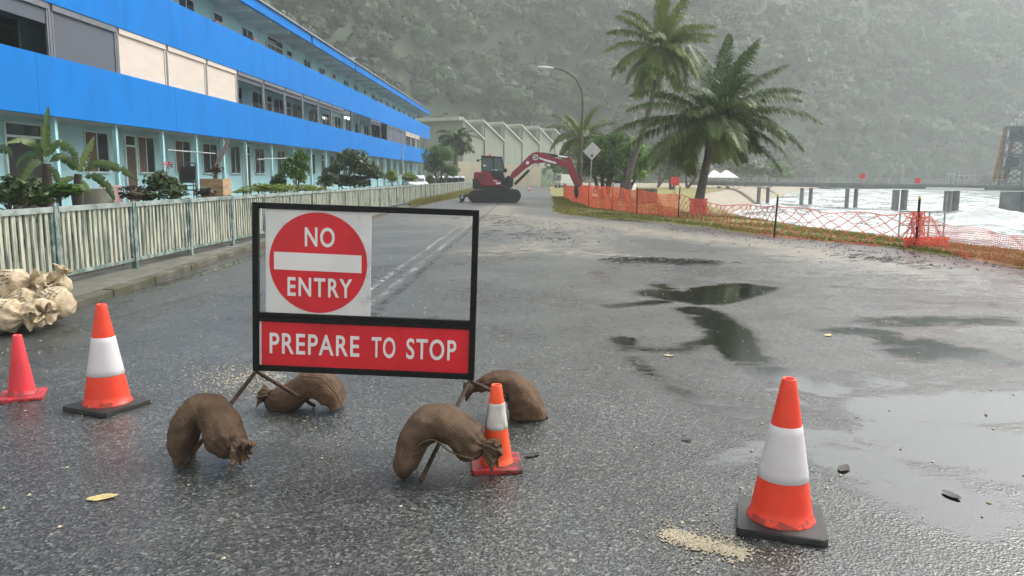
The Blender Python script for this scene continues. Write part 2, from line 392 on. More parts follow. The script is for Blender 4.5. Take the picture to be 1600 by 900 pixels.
def foot_grime(m, z0, z1, col):
    nt = m.node_tree; p = nt.nodes['Principled BSDF']; old = p.inputs['Base Color'].links[0].from_socket
    ob = coordnode(nt, 'Object'); sx = nt.nodes.new('ShaderNodeSeparateXYZ'); nt.links.new(ob, sx.inputs[0])
    n = noise_(nt, ob, 26, 8, .7).outputs[0]; k = mth(nt, 'MULTIPLY', rng_(nt, sx.outputs['Z'], z0, z1, 1, 0), .32); f = rng_(nt, mth(nt, 'ADD', n, k), .72, .84)
    n2 = noise_(nt, coordnode(nt, 'Object', (1, 1, .25)), 40, 5, .6).outputs[0]; f = mth(nt, 'MAXIMUM', f, mth(nt, 'MULTIPLY', rng_(nt, n2, .66, .74), .5))
    nt.links.new(mix(nt, mth(nt, 'MULTIPLY', f, .8), old, col), p.inputs['Base Color'])
foot_grime(MAT['cone'], .04, .13, (.16, .03, .02)); foot_grime(MAT['cone_pink'], .03, .12, (.2, .03, .03)); foot_grime(MAT['sleeve'], .0, .05, (.36, .33, .33))
def hessian(name, col, dirt):
    m, nt, N, L, p = newmat(name)
    ob = coordnode(nt, 'Object')
    n1 = noise_(nt, ob, 5, 6, .6).outputs[0]; n2 = noise_(nt, ob, 17, 6, .7).outputs[0]
    c = mix(nt, rng_(nt, n1, .3, .7), [x * .72 for x in col], [x * 1.25 for x in col]); c = mix(nt, mth(nt, 'MULTIPLY', rng_(nt, n2, .5, .72), .6), c, dirt)
    h = None
    for s_ in ((1, 0, .35), (.3, .2, 1)):
        wv = node(nt, 'ShaderNodeTexWave', wave_type='BANDS', bands_direction='X'); wv.inputs['Scale'].default_value = 60; wv.inputs['Distortion'].default_value = 1.2; wv.inputs['Detail'].default_value = 2
        mp = node(nt, 'ShaderNodeMapping'); mp.inputs['Rotation'].default_value = (s_[0], s_[1] * 2, s_[2] * 1.6); L.new(ob, mp.inputs[0]); L.new(mp.outputs[0], wv.inputs[0])
        h = wv.outputs['Fac'] if h is None else mth(nt, 'MULTIPLY', h, wv.outputs['Fac'])
    c = mix(nt, mth(nt, 'MULTIPLY', h, .35), c, [x * 1.7 for x in col])
    L.new(c, p.inputs['Base Color']); p.inputs['Roughness'].default_value = .88; p.inputs['Specular IOR Level'].default_value = .2
    hh = mth(nt, 'ADD', mth(nt, 'MULTIPLY', h, .25), mth(nt, 'MULTIPLY', n2, 1.0)); bump_(nt, mth(nt, 'ADD', hh, mth(nt, 'MULTIPLY', noise_(nt, coordnode(nt, 'Object', (1, 1, .35)), 26, 6, .7, 1.5).outputs[0], 1.2)), .9, .012, p); return m
MAT['hessian'] = hessian('brown hessian', (.120, .076, .048), (.058, .037, .024))
def printed_sack():
    m, nt, N, L, p = newmat('printed tan sackcloth')
    ob = coordnode(nt, 'Object'); n1 = noise_(nt, ob, 7, 6, .6).outputs[0]; n2 = noise_(nt, ob, 30, 4).outputs[0]
    c = mix(nt, rng_(nt, n1, .3, .7), (.42, .32, .20), (.60, .49, .34))
    L.new(c, p.inputs['Base Color']); p.inputs['Roughness'].default_value = .8
    wv = node(nt, 'ShaderNodeTexWave', wave_type='BANDS', bands_direction='X'); wv.inputs['Scale'].default_value = 5; wv.inputs['Distortion'].default_value = 5; wv.inputs['Detail'].default_value = 3; L.new(ob, wv.inputs[0])
    bump_(nt, mth(nt, 'ADD', mth(nt, 'MULTIPLY', wv.outputs['Fac'], .6), mth(nt, 'MULTIPLY', noise_(nt, coordnode(nt, 'Object', (.5, 1, 1)), 14, 6, .65, 1.5).outputs[0], 1.6)), .8, .025, p); return m
MAT['sack'] = printed_sack()
MAT['sack_ink'] = M('faded black sack print', (.07, .06, .05), .85, var=.4, scale=30)
FOL = dict(
    forest=leaf_mat('rainforest canopy', (.006, .016, .004), (.060, .104, .024), .65, .05, hue=(.08, .09, .042)),
    palm=leaf_mat('palm frond', (.026, .062, .014), (.17, .215, .045), .5, .22),
    tree=leaf_mat('broad leaf green', (.022, .062, .010), (.13, .25, .034), .45, .42),
    bright=leaf_mat('bright green leaf', (.035, .10, .012), (.19, .36, .045), .45, .45),
    shrub=leaf_mat('garden shrub leaf', (.022, .045, .014), (.10, .14, .045), .42, .22),
    banana=leaf_mat('banana leaf', (.045, .09, .025), (.19, .24, .085), .38, .3),
    brown=leaf_mat('brown cordyline leaf', (.028, .020, .014), (.085, .05, .03), .5, .2),
    grass=leaf_mat('verge grass', (.09, .12, .022), (.27, .22, .06), .7, .25),
    dry=leaf_mat('tall yellow grass', (.13, .14, .03), (.32, .27, .085), .7, .25),
    lime=leaf_mat('lime green leaf', (.10, .16, .02), (.28, .34, .05), .45, .3),
)

# ================================================================== THE SETTING
SHORE_Y = [-80, -20, 2, 12, 16.5, 20, 25, 30, 35, 48, 62, 85, 108, 125, 150, 200, 260, 330, 420, 600]
SHORE_X = [18, 15, 13.3, 12.1, 11.2, 10.2, 8.9, 8.8, 9.2, 11, 13, 19, 27, 34, 43, 62, 90, 130, 200, 330]
def shore_x(y): return np.interp(y, SHORE_Y, SHORE_X)
VERGE_Y = [-30, 2, 14, 17.8, 19.8, 22, 27.1, 28.7, 33.2, 36, 44, 60, 160]
VERGE_X = [14, 9.7, 9.1, 8.65, 7.65, 6.45, 5.0, 3.3, 1.1, 1.05, 1.35, 1.7, 3.2]
def verge_x(y): return np.interp(y, VERGE_Y, VERGE_X)
def land_z(x, y):
    """sea wall by the street, a shelving beach further along"""
    dx = np.asarray(x, float) - shore_x(y)
    wdt = 2.2 + sstep(50, 95, y) * 7
    return -4.2 * sstep(0, 1, dx / wdt)
def grid(xs, ys):
    X, Y = np.meshgrid(xs, ys); nx, ny = len(xs), len(ys)
    i = np.arange(nx * ny).reshape(ny, nx)
    Fq = np.stack([i[:-1, :-1], i[:-1, 1:], i[1:, 1:], i[1:, :-1]], -1).reshape(-1, 4)
    return X.ravel(), Y.ravel(), Fq
def spaced(*segs):
    out = []
    for a, b, st in segs: out += list(np.arange(a, b, st))
    return np.array(sorted(set(np.round(out, 4))))
def fbm(x, y, sc, seed=0, oct=4):
    """cheap value noise on arrays"""
    x = np.asarray(x, float) * sc; y = np.asarray(y, float) * sc; tot = 0; amp = 1.0; nrm = 0
    for k in range(oct):
        rg = np.random.default_rng(seed + k); T = rg.random((64, 64))
        xi = np.floor(x).astype(int); yi = np.floor(y).astype(int); fx = x - xi; fy = y - yi
        fx = fx * fx * (3 - 2 * fx); fy = fy * fy * (3 - 2 * fy)
        a = T[yi % 64, xi % 64]; b = T[yi % 64, (xi + 1) % 64]; c = T[(yi + 1) % 64, xi % 64]; d = T[(yi + 1) % 64, (xi + 1) % 64]
        tot = tot + amp * ((a * (1 - fx) + b * fx) * (1 - fy) + (c * (1 - fx) + d * fx) * fy); nrm += amp; amp *= .5; x = x * 2.03 + 7.1; y = y * 2.03 + 3.7
    return tot / nrm

# ground: one sheet to the horizon
xs = spaced((-1200, -60, 60), (-60, -8, 4), (-8, 60, .8), (60, 300, 8), (300, 1500, 50)); ys = spaced((-900, -60, 60), (-60, 130, 1.5), (130, 420, 10), (420, 1500, 60))
X, Y, Fq = grid(xs, ys); Z = land_z(X, Y) - .02
ground = np_mesh('ground', np.stack([X, Y, Z], 1), Fq, SAND, True); tag(ground, kind='structure')

# road: a finer sheet 2 cm above it that stops at the verge
def seg_d(X, Y, p, q):
    px, py = p; qx, qy = q; dx, dy = qx - px, qy - py
    t = np.clip(((X - px) * dx + (Y - py) * dy) / (dx * dx + dy * dy + 1e-9), 0, 1)
    return np.hypot(X - (px + t * dx), Y - (py + t * dy))
def strokes(X, Y, lst):
    """soft-edged strokes; each is ([(photo x, photo y)...], half width in metres, edge softness)"""
    out = np.zeros_like(X)
    for pts, r, soft, amt in lst:
        w = [g(*p) for p in pts]
        if len(w) == 1: w = w * 2
        d = np.min([seg_d(X, Y, (a.x, a.y), (b.x, b.y)) for a, b in zip(w[:-1], w[1:])], 0)
        out = np.maximum(out, amt * (1 - sstep(r - soft, r + soft, d)))
    return out
xs = spaced((-5.9, 6, .075), (6, 16.1, .15), (16.1, 24.1, .5)); ys = spaced((-14, 2, .8), (2, 12, .06), (12, 26, .16), (26, 60, .5), (60, 171, 3))
X, Y, Fq = grid(xs, ys)
# the camera side of the car park is under water in places
WET = [([(1030, 458), (1100, 470), (1180, 450)], .40, .24, 1.1), ([(1090, 462), (1100, 452), (1160, 445)], .26, .17, 1.1), ([(960, 478), (1030, 472)], .20, .15, .9),
       ([(1090, 485), (1105, 490), (1140, 520), (1150, 540)], .30, .22, 1.1), ([(975, 530), (985, 545), (1060, 545), (1120, 530)], .17, .14, 1.05), ([(1150, 545), (1200, 580), (1290, 610)], .26, .18, 1), ([(1120, 530), (1180, 560)], .22, .18, 1), ([(1210, 610), (1280, 640)], .12, .14, .9), ([(1030, 445), (1060, 460)], .2, .2, .9),
       ([(985, 560), (1010, 580), (1045, 605), (1100, 628), (1140, 632)], .13, .12, .92), ([(1300, 515), (1380, 520), (1440, 560)], .32, .3, .95), ([(1380, 505), (1560, 500)], .45, .45, .95),
       ([(1450, 535), (1540, 560)], .40, .4, 1.0), ([(1320, 585), (1400, 600)], .20, .16, .85), ([(1330, 612), (1520, 590)], .22, .2, .7),
       ([(1400, 640), (1640, 630)], .45, .34, 1.2), ([(1470, 690), (1700, 730)], .58, .34, 1.2), ([(1300, 660), (1400, 680)], .22, .2, .75), ([(1120, 730), (1210, 690)], .16, .16, .85), ([(1290, 690), (1400, 750), (1490, 800)], .34, .28, 1.05), ([(1150, 650), (1330, 650)], .2, .2, .75),
       ([(1560, 790), (1700, 800)], .3, .3, .7), ([(1180, 440), (1420, 455)], .25, .3, .7), ([(1440, 470), (1640, 480)], .5, .5, .6),
       ([(250, 446), (330, 423), (420, 393)], .13, .1, 1), ([(110, 520), (200, 470)], .10, .1, .7), ([(170, 500), (330, 455), (400, 440)], .09, .1, .55), ([(940, 440), (935, 425)], .25, .2, .5),
       ([(160, 690), (200, 720)], .25, .3, .5), ([(1225, 870), (1100, 880)], .2, .25, .5)]
wet = strokes(X, Y, WET)
wet = np.maximum(wet, .46 * sstep(.9, 3.2, X) * (1 - sstep(12, 19, Y)))
vd = verge_x(Y) - X                                           # metres in front of the verge
grit = np.clip(1 - np.abs(vd - 2.6) / 2.4, 0, 1) * .75 * (1 - sstep(40, 46, Y)) * sstep(8, 16, Y)
grit = np.maximum(grit, strokes(X, Y, [([(760, 345), (900, 352)], 3.2, 3, .55), ([(800, 385), (930, 398)], .9, 1, .55), ([(920, 350), (930, 400)], .6, .8, .5), ([(1000, 365), (1180, 375)], 1.2, 1.2, .6), ([(770, 395), (860, 378)], 1.0, 1, .5)]))
mud = (1 - sstep(.5, 1.0, np.abs(vd - .35))) * (1 - sstep(22, 27, Y)) * .95
mud = np.maximum(mud, .8 * (1 - sstep(0, .35, X + 5.75)))
worn = .35 + .65 * sstep(11, 24, Y) - .1 * sstep(2, 4, X)  # rises up the street: paler, siltier and rougher asphalt with distance
keep = (vd.reshape(len(ys), len(xs)) > -.45)
k = keep[:-1, :-1] & keep[:-1, 1:] & keep[1:, 1:] & keep[1:, :-1]
road = np_mesh('road', np.stack([X, Y, np.full_like(X, 0.0)], 1), Fq[k.ravel()], ROAD, True, dict(wet=wet, grit=grit, mud=mud, worn=worn)); tag(road, kind='structure')

# painted lines, mostly worn away
def worn_paint(name, thr):
    m, nt, N, L, p = newmat(name); pos = coordnode(nt, 'World'); n = noise_(nt, pos, 5, 8, .8).outputs[0]; n2 = noise_(nt, coordnode(nt, 'World', (2, .3, 1)), 2, 5, .7).outputs[0]
    L.new(mix(nt, n2, (.24, .24, .235), (.44, .44, .42)), p.inputs['Base Color']); p.inputs['Roughness'].default_value = .55
    a = rng_(nt, mth(nt, 'ADD', n, mth(nt, 'MULTIPLY_ADD', n2, .5, -.25)), thr, thr + .12); L.new(mth(nt, 'MULTIPLY', a, .75), p.inputs['Alpha']); return m
PAINT = worn_paint('worn road paint', .468); PAINT2 = worn_paint('very worn road paint', .46)
for x0, w in ((-2.30, .10), (-2.02, .10)):
    b = MB(); 
    for i in range(24):
        ya, yb = 5.5 + i * 1.75, 5.5 + (i + 1) * 1.75; b.add([(x0, ya, .004), (x0 + w, ya, .004), (x0 + w, yb, .004), (x0, yb, .004)], [(0, 1, 2, 3)])
    tag(b.build('centre_line', PAINT), kind='structure')
b = MB(); b.add([(-5.4, 20.7, .004), (-2.5, 21.9, .004), (-2.5, 22.1, .004), (-5.4, 20.9, .004)], [(0, 1, 2, 3)]); tag(b.build('stop_line', PAINT2), kind='structure')
b = MB()                                                     # the tar seam beside the lines
b.add([(-1.86, 6, .003), (-1.74, 6, .003), (-1.78, 46, .003), (-1.88, 46, .003)], [(0, 1, 2, 3)])
mm = worn_paint('tar seam', .46); mm.node_tree.nodes['Principled BSDF'].inputs['Base Color'].default_value = (.02, .02, .02, 1)
for l in list(mm.node_tree.links):
    if l.to_socket.name == 'Base Color': mm.node_tree.links.remove(l)
tag(b.build('road_seam', mm), kind='structure')

# kerb and the narrow footway under the fence
b = MB(); ky = [-6, 4, 8.5, 11, 15.5, 25, 45, 88, 110]; kx = [-5.0, -5.15, -5.33, -5.46, -5.85, -5.86, -5.86, -5.86, -5.86]
for i in range(len(ky) - 1):
    n = max(1, int((ky[i + 1] - ky[i]) / 1.2))
    for j in range(n):
        a, c = j / n, (j + 1) / n; y0 = ky[i] + (ky[i + 1] - ky[i]) * a; y1 = ky[i] + (ky[i + 1] - ky[i]) * c - .008
        x0 = np.interp(y0, ky, kx); x1 = np.interp(y1, ky, kx); jz = random.uniform(-.008, .008)
        b.slab([(x0 - .16, y0), (x0 + random.uniform(-.01, .012), y0), (x1 + random.uniform(-.01, .012), y1), (x1 - .16, y1)], -.05, .098 + jz)
tag(b.build('kerb', MAT['moss'], bevel=.018), kind='structure')
b = MB()
for i in range(len(ky) - 1): b.slab([(-6.6, ky[i]), (kx[i] - .165, ky[i]), (kx[i + 1] - .165, ky[i + 1]), (-6.6, ky[i + 1])], -.04, .10)
tag(b.build('footway', MAT['concrete']), kind='structure')

# garden bed between the fence and the flats
xs = np.arange(-13.2, -6.39, .4); ys = np.arange(-6, 130, 1.5); X, Y, Fq = grid(xs, ys)
Z = .09 + .42 * sstep(-6.5, -10, X) if False else .09 + .42 * sstep(6.5, 10, -X) + .08 * (fbm(X, Y, .8, 3) - .5)
tag(np_mesh('garden_bed', np.stack([X, Y, Z], 1), Fq, SOIL, True), kind='structure')

# verge: sodden grass between the asphalt and the sea wall
vy = np.concatenate([np.arange(-12, 60, .6), np.arange(60, 125, 3)]); V = []; nx = 16
for y in vy:
    x0 = verge_x(y) + .12 * math.sin(y * 2.1) + .08 * math.sin(y * 5.3); x1 = shore_x(y) + .25
    for i in range(nx):
        t = i / (nx - 1); x = x0 + (x1 - x0) * t
        V.append((x, y, max(land_z(x, y) + .012, -.6) + .035 * min(1, t * 6) * (1 - .9 * (t > .99)) + .02 * math.sin(x * 3 + y)))
i = np.arange(len(vy) * nx).reshape(len(vy), nx); Fq = np.stack([i[:-1, :-1], i[:-1, 1:], i[1:, 1:], i[1:, :-1]], -1).reshape(-1, 4)
tag(np_mesh('grass_verge', V, Fq, LAWN, True), kind='structure')

# sea with rolling white water
xs = np.concatenate([np.arange(8, 60, .5), np.arange(60, 180, 2), np.arange(180, 1500, 30)]); ys = np.concatenate([np.arange(-300, -20, 20), np.arange(-20, 130, .6), np.arange(130, 460, 3), np.arange(460, 1200, 40)])
X, Y, Fq = grid(xs, ys); dx = X - shore_x(Y)
amp = 1 - sstep(100, 300, np.hypot(X, Y))
Z = -2.0 + .55 * (fbm(X, Y, .09, 21) - .5) * amp + .5 * (fbm(X, Y, .35, 31) - .5) * amp + .18 * (fbm(X, Y, 1.3, 41, 3) - .5) * amp
# a breaker standing up beyond the net
def breaker(px, py, ln, h, ang, wd):
    c = g(px, py, -2); ca, sa = math.cos(ang), math.sin(ang)
    u = (X - c.x) * ca + (Y - c.y) * sa; v = -(X - c.x) * sa + (Y - c.y) * ca
    return h * np.exp(-(u / ln) ** 2) * np.exp(-(v / wd) ** 2)
Z = Z + breaker(1545, 342, 3.6, 1.1, -.2, 1.0) + breaker(1330, 350, 6, .35, .2, .8) + breaker(1460, 372, 5, .3, 0, .6) + breaker(1260, 338, 6, .4, .1, 1)
foam = .54 - .35 * sstep(25, 90, dx) + .25 * (fbm(X, Y, .12, 51) - .5) - .45 * np.clip(breaker(1545, 338, 3.4, 1, -.2, .8), 0, 1)
tag(np_mesh('sea', np.stack([X, Y, Z], 1), Fq, SEA, True, dict(foam=foam)), kind='structure')

# ------------------------------------------------------------------ the forested hills
AZ = [-95, -60, -40, -20, -8, 0, 8, 15, 24, 33, 42, 52, 62]
R0 = [60, 75, 95, 120, 172, 190, 210, 245, 325, 410, 500, 580, 680]
def hill_r0(az): return np.interp(az, AZ, R0) + 14 * (fbm(az * .09, az * 0, 1, 77) - .5) * 2
def hill_z(az, r):
    d = np.maximum(0, r - hill_r0(az))
    k_ = 1.05 + .5 * (fbm(az * .055, r * .004, 1, 5) - .5)
    cap = np.interp(az, [-95, 0, 8, 18, 23, 30, 62], [165, 170, 175, 175, 152, 150, 130])
    z = cap * (1 - np.exp(-d * k_ / (cap * .9))) - 3
    return z + sstep(0, 60, d) * 26 * (fbm(az * .11, r * .012, 1, 9) - .5)
az = np.arange(-95, 62.1, .8); tt = np.concatenate([np.arange(0, 120, 4), np.arange(120, 420, 25)])
A, T = np.meshgrid(az, tt); A = A.ravel(); T = T.ravel(); RR = hill_r0(A) - 2 + T
i = np.arange(len(A)).reshape(len(tt), len(az)); Fq = np.stack([i[:-1, :-1], i[:-1, 1:], i[1:, 1:], i[1:, :-1]], -1).reshape(-1, 4)
tag(np_mesh('hills', np.stack([RR * np.sin(np.radians(A)), RR * np.cos(np.radians(A)), hill_z(A, RR)], 1), Fq, HILL, True), kind='structure')

def rand_dirs(n, rg):
    v = rg.normal(size=(n, 3)); return v / np.linalg.norm(v, axis=1, keepdims=True)
def crown_cards(n_lobes, n_cards, rg, leaf, flat=.8, spread=.62, lobe=(.28, .5), up=.25):
    """unit-radius crown: leaf clumps spread over overlapping lobes; returns V (4n,3), F, shade per vertex"""
    d = rand_dirs(n_lobes, rg); d[:, 2] = d[:, 2] * .75 + .12
    c = d * (rg.random((n_lobes, 1)) ** .45) * spread; rad = rg.uniform(*lobe, n_lobes); tone = rg.uniform(-.22, .22, n_lobes)
    li = rg.integers(0, n_lobes, n_cards); o = rand_dirs(n_cards, rg)
    o[:, 2] = np.where(o[:, 2] < -.35, -o[:, 2], o[:, 2])
    P = c[li] + o * rad[li, None] * (rg.random((n_cards, 1)) ** .25)
    P[:, 2] *= flat
    nrm = o + rg.normal(size=(n_cards, 3)) * .55 + np.array([0, 0, up]); nrm /= np.linalg.norm(nrm, axis=1, keepdims=True)
    t = np.cross(nrm, rand_dirs(n_cards, rg)); t /= np.linalg.norm(t, axis=1, keepdims=True) + 1e-9; b = np.cross(nrm, t)
    s = leaf * rg.uniform(.6, 1.4, (n_cards, 1)); s2 = s * rg.uniform(.4, .8, (n_cards, 1))
    V = np.stack([P - t * s, P - b * s2 + nrm * s * .12, P + t * s, P + b * s2 - nrm * s * .08], 1).reshape(-1, 3)
    F_ = np.arange(n_cards * 4).reshape(-1, 4)
    sh = np.clip(.45 + tone[li] + rg.normal(size=n_cards) * .18, 0, 1)
    return V, F_, np.repeat(sh, 4)

def lobed_crown(n_lobes, n_cards, rg, leaf, flat=.8):
    """crown with body: knobbly lobes (rows of quads) under a skin of leaf clumps"""
    d = rand_dirs(n_lobes, rg); d[:, 2] = np.abs(d[:, 2]) * .9 - .12; c = d * (rg.random((n_lobes, 1)) ** .4) * .62; c[0] = 0
    rad = rg.uniform(.18, .36, n_lobes); rad[0] = .5; tone = rg.uniform(-.2, .2, n_lobes); nu, nv_ = 7, 5; V, F_, Sh, off = [], [], [], 0
    for k in range(n_lobes):
        th = np.linspace(0, np.pi, nv_); ph = np.linspace(0, 2 * np.pi, nu, endpoint=False); T, P = np.meshgrid(th, ph, indexing='ij')
        o = np.stack([np.sin(T) * np.cos(P), np.sin(T) * np.sin(P), np.cos(T)], -1).reshape(-1, 3); o = o * rad[k] * rg.uniform(.6, 1.2, (len(o), 1)) + c[k]
        i = np.arange(nv_ * nu).reshape(nv_, nu); j = np.roll(i, -1, 1); q = np.stack([i[1:], j[1:], j[:-1], i[:-1]], -1).reshape(-1, 4)
        V.append(o); F_.append(q + off); off += len(o); Sh.append(np.full(len(o), .34 + tone[k]) + rg.normal(size=len(o)) * .06)
    V = np.concatenate(V); V[:, 2] *= flat
    li = rg.integers(0, n_lobes, n_cards); o = rand_dirs(n_cards, rg); o[:, 2] = np.where(o[:, 2] < -.2, -o[:, 2], o[:, 2])
    P = c[li] + o * rad[li, None] * rg.uniform(.9, 1.35, (n_cards, 1)); P[:, 2] *= flat
    nrm = o + rg.normal(size=(n_cards, 3)) * .38 + np.array([0, 0, .2]); nrm /= np.linalg.norm(nrm, axis=1, keepdims=True)
    t = np.cross(nrm, rand_dirs(n_cards, rg)); t /= np.linalg.norm(t, axis=1, keepdims=True) + 1e-9; b = np.cross(nrm, t); s_ = leaf * rg.uniform(.6, 1.5, (n_cards, 1)); s2 = s_ * rg.uniform(.45, .85, (n_cards, 1))
    Vc = np.stack([P - t * s_, P - b * s2 + nrm * s_ * .12, P + t * s_, P + b * s2 - nrm * s_ * .1], 1).reshape(-1, 3)
    sh = np.repeat(np.clip(.42 + tone[li] + rg.normal(size=n_cards) * .09, 0, 1), 4)
    return np.concatenate([V, Vc]), np.concatenate(F_ + [np.arange(n_cards * 4).reshape(-1, 4) + off]), np.concatenate(Sh + [sh])
rg = np.random.default_rng(5); PROT = [lobed_crown(rg.integers(13, 22), 330, rg, .075, rg.uniform(.6, .95)) for _ in range(9)]
Vs, Fs, Sh, Hu = [], [], [], []; off = 0; cells = []; rr = np.random.default_rng(8); d = 0.0
while d < 165:
    step = 3.3 + d * .018; a = -40 + rr.random() * 2
    while a < 48:
        r0 = float(hill_r0(a)); r = r0 + d + rr.uniform(-2.5, 2.5)
        cells.append((a + rr.uniform(-.5, .5), r)); a += math.degrees((5.2 + .012 * (r - 180)) / r) * rr.uniform(.75, 1.3) * (1 if -24 < a < 38 else 1.8) * (1 + (d > 90) * .6)
    d += step * (1 + (d > 90) * .7)
cells = np.array(cells); zz = hill_z(cells[:, 0], cells[:, 1])
for (a, r), z in zip(cells, zz):
    V, F_, s = PROT[rr.integers(0, 9)]
    rad = rr.uniform(3.0, 5.6) * (1 + .0022 * max(0, r - 180)) * (1.45 if rr.random() < .14 else 1); th = rr.random() * 6.28; ct, st = math.cos(th), math.sin(th)
    x, y = r * math.sin(R(a)), r * math.cos(R(a)); W = V * rad
    W = np.stack([W[:, 0] * ct - W[:, 1] * st + x, W[:, 0] * st + W[:, 1] * ct + y, W[:, 2] * rr.uniform(.8, 1.3) + z + rad * rr.uniform(.3, .9)], 1)
    tone = rr.normal() * .19 - .04 + .5 * (fbm(a * .15, r * .03, 1, 61) - .5)
    Vs.append(W); Fs.append(F_ + off); off += len(W); Sh.append(np.clip(s + tone, 0, 1.2)); Hu.append(np.full(len(W), max(0, rr.normal() * .3 + .1)))
forest = np_mesh('forest', np.concatenate(Vs), np.concatenate(Fs), FOL['forest'], False, dict(shade=np.concatenate(Sh), hue=np.clip(np.concatenate(Hu), 0, 1)))
tag(forest, 'misty rainforest covering the steep hillside behind the shore', 'forest', kind='stuff')
print('forest crowns', len(cells))

# the damp air
b = MB(); b.box((150, 300, 140), (2300, 1900, 300)); hz = b.build('haze', [bpy.data.materials.new('haze air')]); hm = hz.data.materials[0]; hm.use_nodes = True
hn = hm.node_tree.nodes; hn.remove(hn['Principled BSDF']); pv = hn.new('ShaderNodeVolumePrincipled'); pv.inputs['Color'].default_value = (.88, .93, .915, 1); pv.inputs['Density'].default_value = HAZE_DENSITY
hm.node_tree.links.new(pv.outputs[0], hn['Material Output'].inputs['Volume']); tag(hz, kind='stuff')

# ================================================================== BUILDINGS, FENCES, JETTY
def part(mb, name, mat, parent, **kw): return mb.build(name, mat, parent, **kw)
# ------------------------------------------------------------------ the three-storey block of flats
BX, WX, BY0, BY1 = -11.5, -13.0, 4.0, 88.7
flats = empty('apartment_block', (BX, 46, 0), 'long three storey block of flats with bright blue balcony bands behind the fence', 'building')
b = MB(); b.box((-17.5, 46.35, 4.3), (9, 84.7, 8.9)); main_wall = part(b, 'wall', MAT['teal'], flats)
for z0, z1, nm in ((2.93, 4.335, 'balcony_parapet'), (5.59, 7.03, 'balcony_parapet')):
    b = MB(); n = 12
    for i in range(n):
        a = BY0 + (BY1 - BY0) * i / n; c = BY0 + (BY1 - BY0) * (i + 1) / n - .012
        b.box((BX - .07, (a + c) / 2, (z0 + z1) / 2), (.14 + (i % 2) * .002, c - a, z1 - z0))
    b.box((BX - .07, BY1 + .05, (z0 + z1) / 2), (.14, .096, z1 - z0)); b.box((-12.3, BY1 + .03, (z0 + z1) / 2), (1.3, .12, z1 - z0))
    part(b, nm, MAT['blue'], flats)
    b = MB(); b.box((-12.32, 46.35, z0 + .10), (1.35, 84.6, .16)); part(b, 'balcony_slab', MAT['soffit'], flats)
# eaves: fascia in lengths with gaps between them, soffit beams above the top gallery
edges = [BY0, 26.0, 41.1, 41.35, 51.2, 51.4, 58.2, 58.3, 73, BY1]
for a, c in ((BY0, 41.08), (41.38, 51.2), (51.42, 58.2), (58.32, BY1 + .1)):
    b = MB(); b.box((BX - .02, (a + c) / 2, 8.53), (.07, c - a, .42)); b.box((BX + .02, (a + c) / 2, 8.345), (.04, c - a, .035)); part(b, 'fascia', MAT['blue'], flats)
b = MB(); b.box((-12.3, 46.35, 8.45), (1.4, 84.8, .1)); part(b, 'soffit', MAT['soffit'], flats)
b = MB(); b.box((-16.6, 46.35, 8.80), (10.4, 85.4, .08)); part(b, 'roof', MAT['roof'], flats)
y = BY0 + .8
while y < BY1: b = MB(); b.box((-12.28, y, 8.31), (1.38, .13, .17)); part(b, 'soffit_beam', MAT['trim'], flats); y += 2.53
# ground floor walk and slim posts
b = MB(); b.box((-12.2, 46.35, .35), (1.6, 84.7, .5)); part(b, 'veranda_floor', MAT['concrete'], flats)
for y in [5.0, 7.8, 10.6, 13.4, 16.2, 19.0, 21.8, 24.58, 27.06, 29.46, 31.8, 34.97, 38.3] + [38.3 + 3.0 * i for i in range(1, 17)]:
    b = MB(); b.box((-11.74, y, 1.76), (.11, .11, 2.32)); part(b, 'veranda_post', MAT['teal'], flats)
def window(y0, y1, z0, z1, curtain=0.0, fx=WX, proud=.05):
    fr = MB(); w = .045; ym = (y0 + y1) / 2; x = fx + proud / 2
    fr.box((x, y0 - w / 2, (z0 + z1) / 2), (proud, w, z1 - z0 + 2 * w)); fr.box((x, y1 + w / 2, (z0 + z1) / 2), (proud, w, z1 - z0 + 2 * w))
    fr.box((x, ym, z1 + w / 2), (proud, y1 - y0 - .002, w)); fr.box((x + .02, ym, z0 - w / 2), (proud + .04, y1 - y0 - .002, w))
    fr.box((x - .004, ym, (z0 + z1) / 2), (proud - .008, .03, z1 - z0 - .002))
    f = part(fr, 'window', MAT['trim'], flats)
    p_ = MB(); p_.box((fx + .006, ym, (z0 + z1) / 2), (.012, y1 - y0, z1 - z0)); part(p_, 'pane', MAT['glass'], f)
    if curtain > 0:
        c_ = MB(); c_.box((fx + .018, y0 + (y1 - y0) * curtain / 2, (z0 + z1) / 2), (.008, (y1 - y0) * curtain - .02, z1 - z0 - .01)); part(c_, 'curtain', MAT['curtain'], f)
def door(y0, y1, z0, z1, x=WX, mat='door'):
    d_ = MB(); d_.box((x + .015, (y0 + y1) / 2, (z0 + z1) / 2), (.03, y1 - y0, z1 - z0)); d = part(d_, 'door', MAT[mat], flats)
    f = MB(); w = .07
    f.box((x + .03, y0 - w / 2, (z0 + z1) / 2 + .2), (.06, w, z1 - z0 + .4)); f.box((x + .03, y1 + w / 2, (z0 + z1) / 2 + .2), (.06, w, z1 - z0 + .4))
    f.box((x + .03, (y0 + y1) / 2, z1 + .03), (.058, y1 - y0, .06)); f.box((x + .03, (y0 + y1) / 2, z1 + .37), (.058, y1 - y0, .06)); part(f, 'door_frame', MAT['trim'], d)
    t = MB(); t.box((x + .01, (y0 + y1) / 2, z1 + .2), (.02, y1 - y0, .27)); part(t, 'transom_pane', MAT['glass'], d)
GF = dict(z0=1.62, z1=2.76)
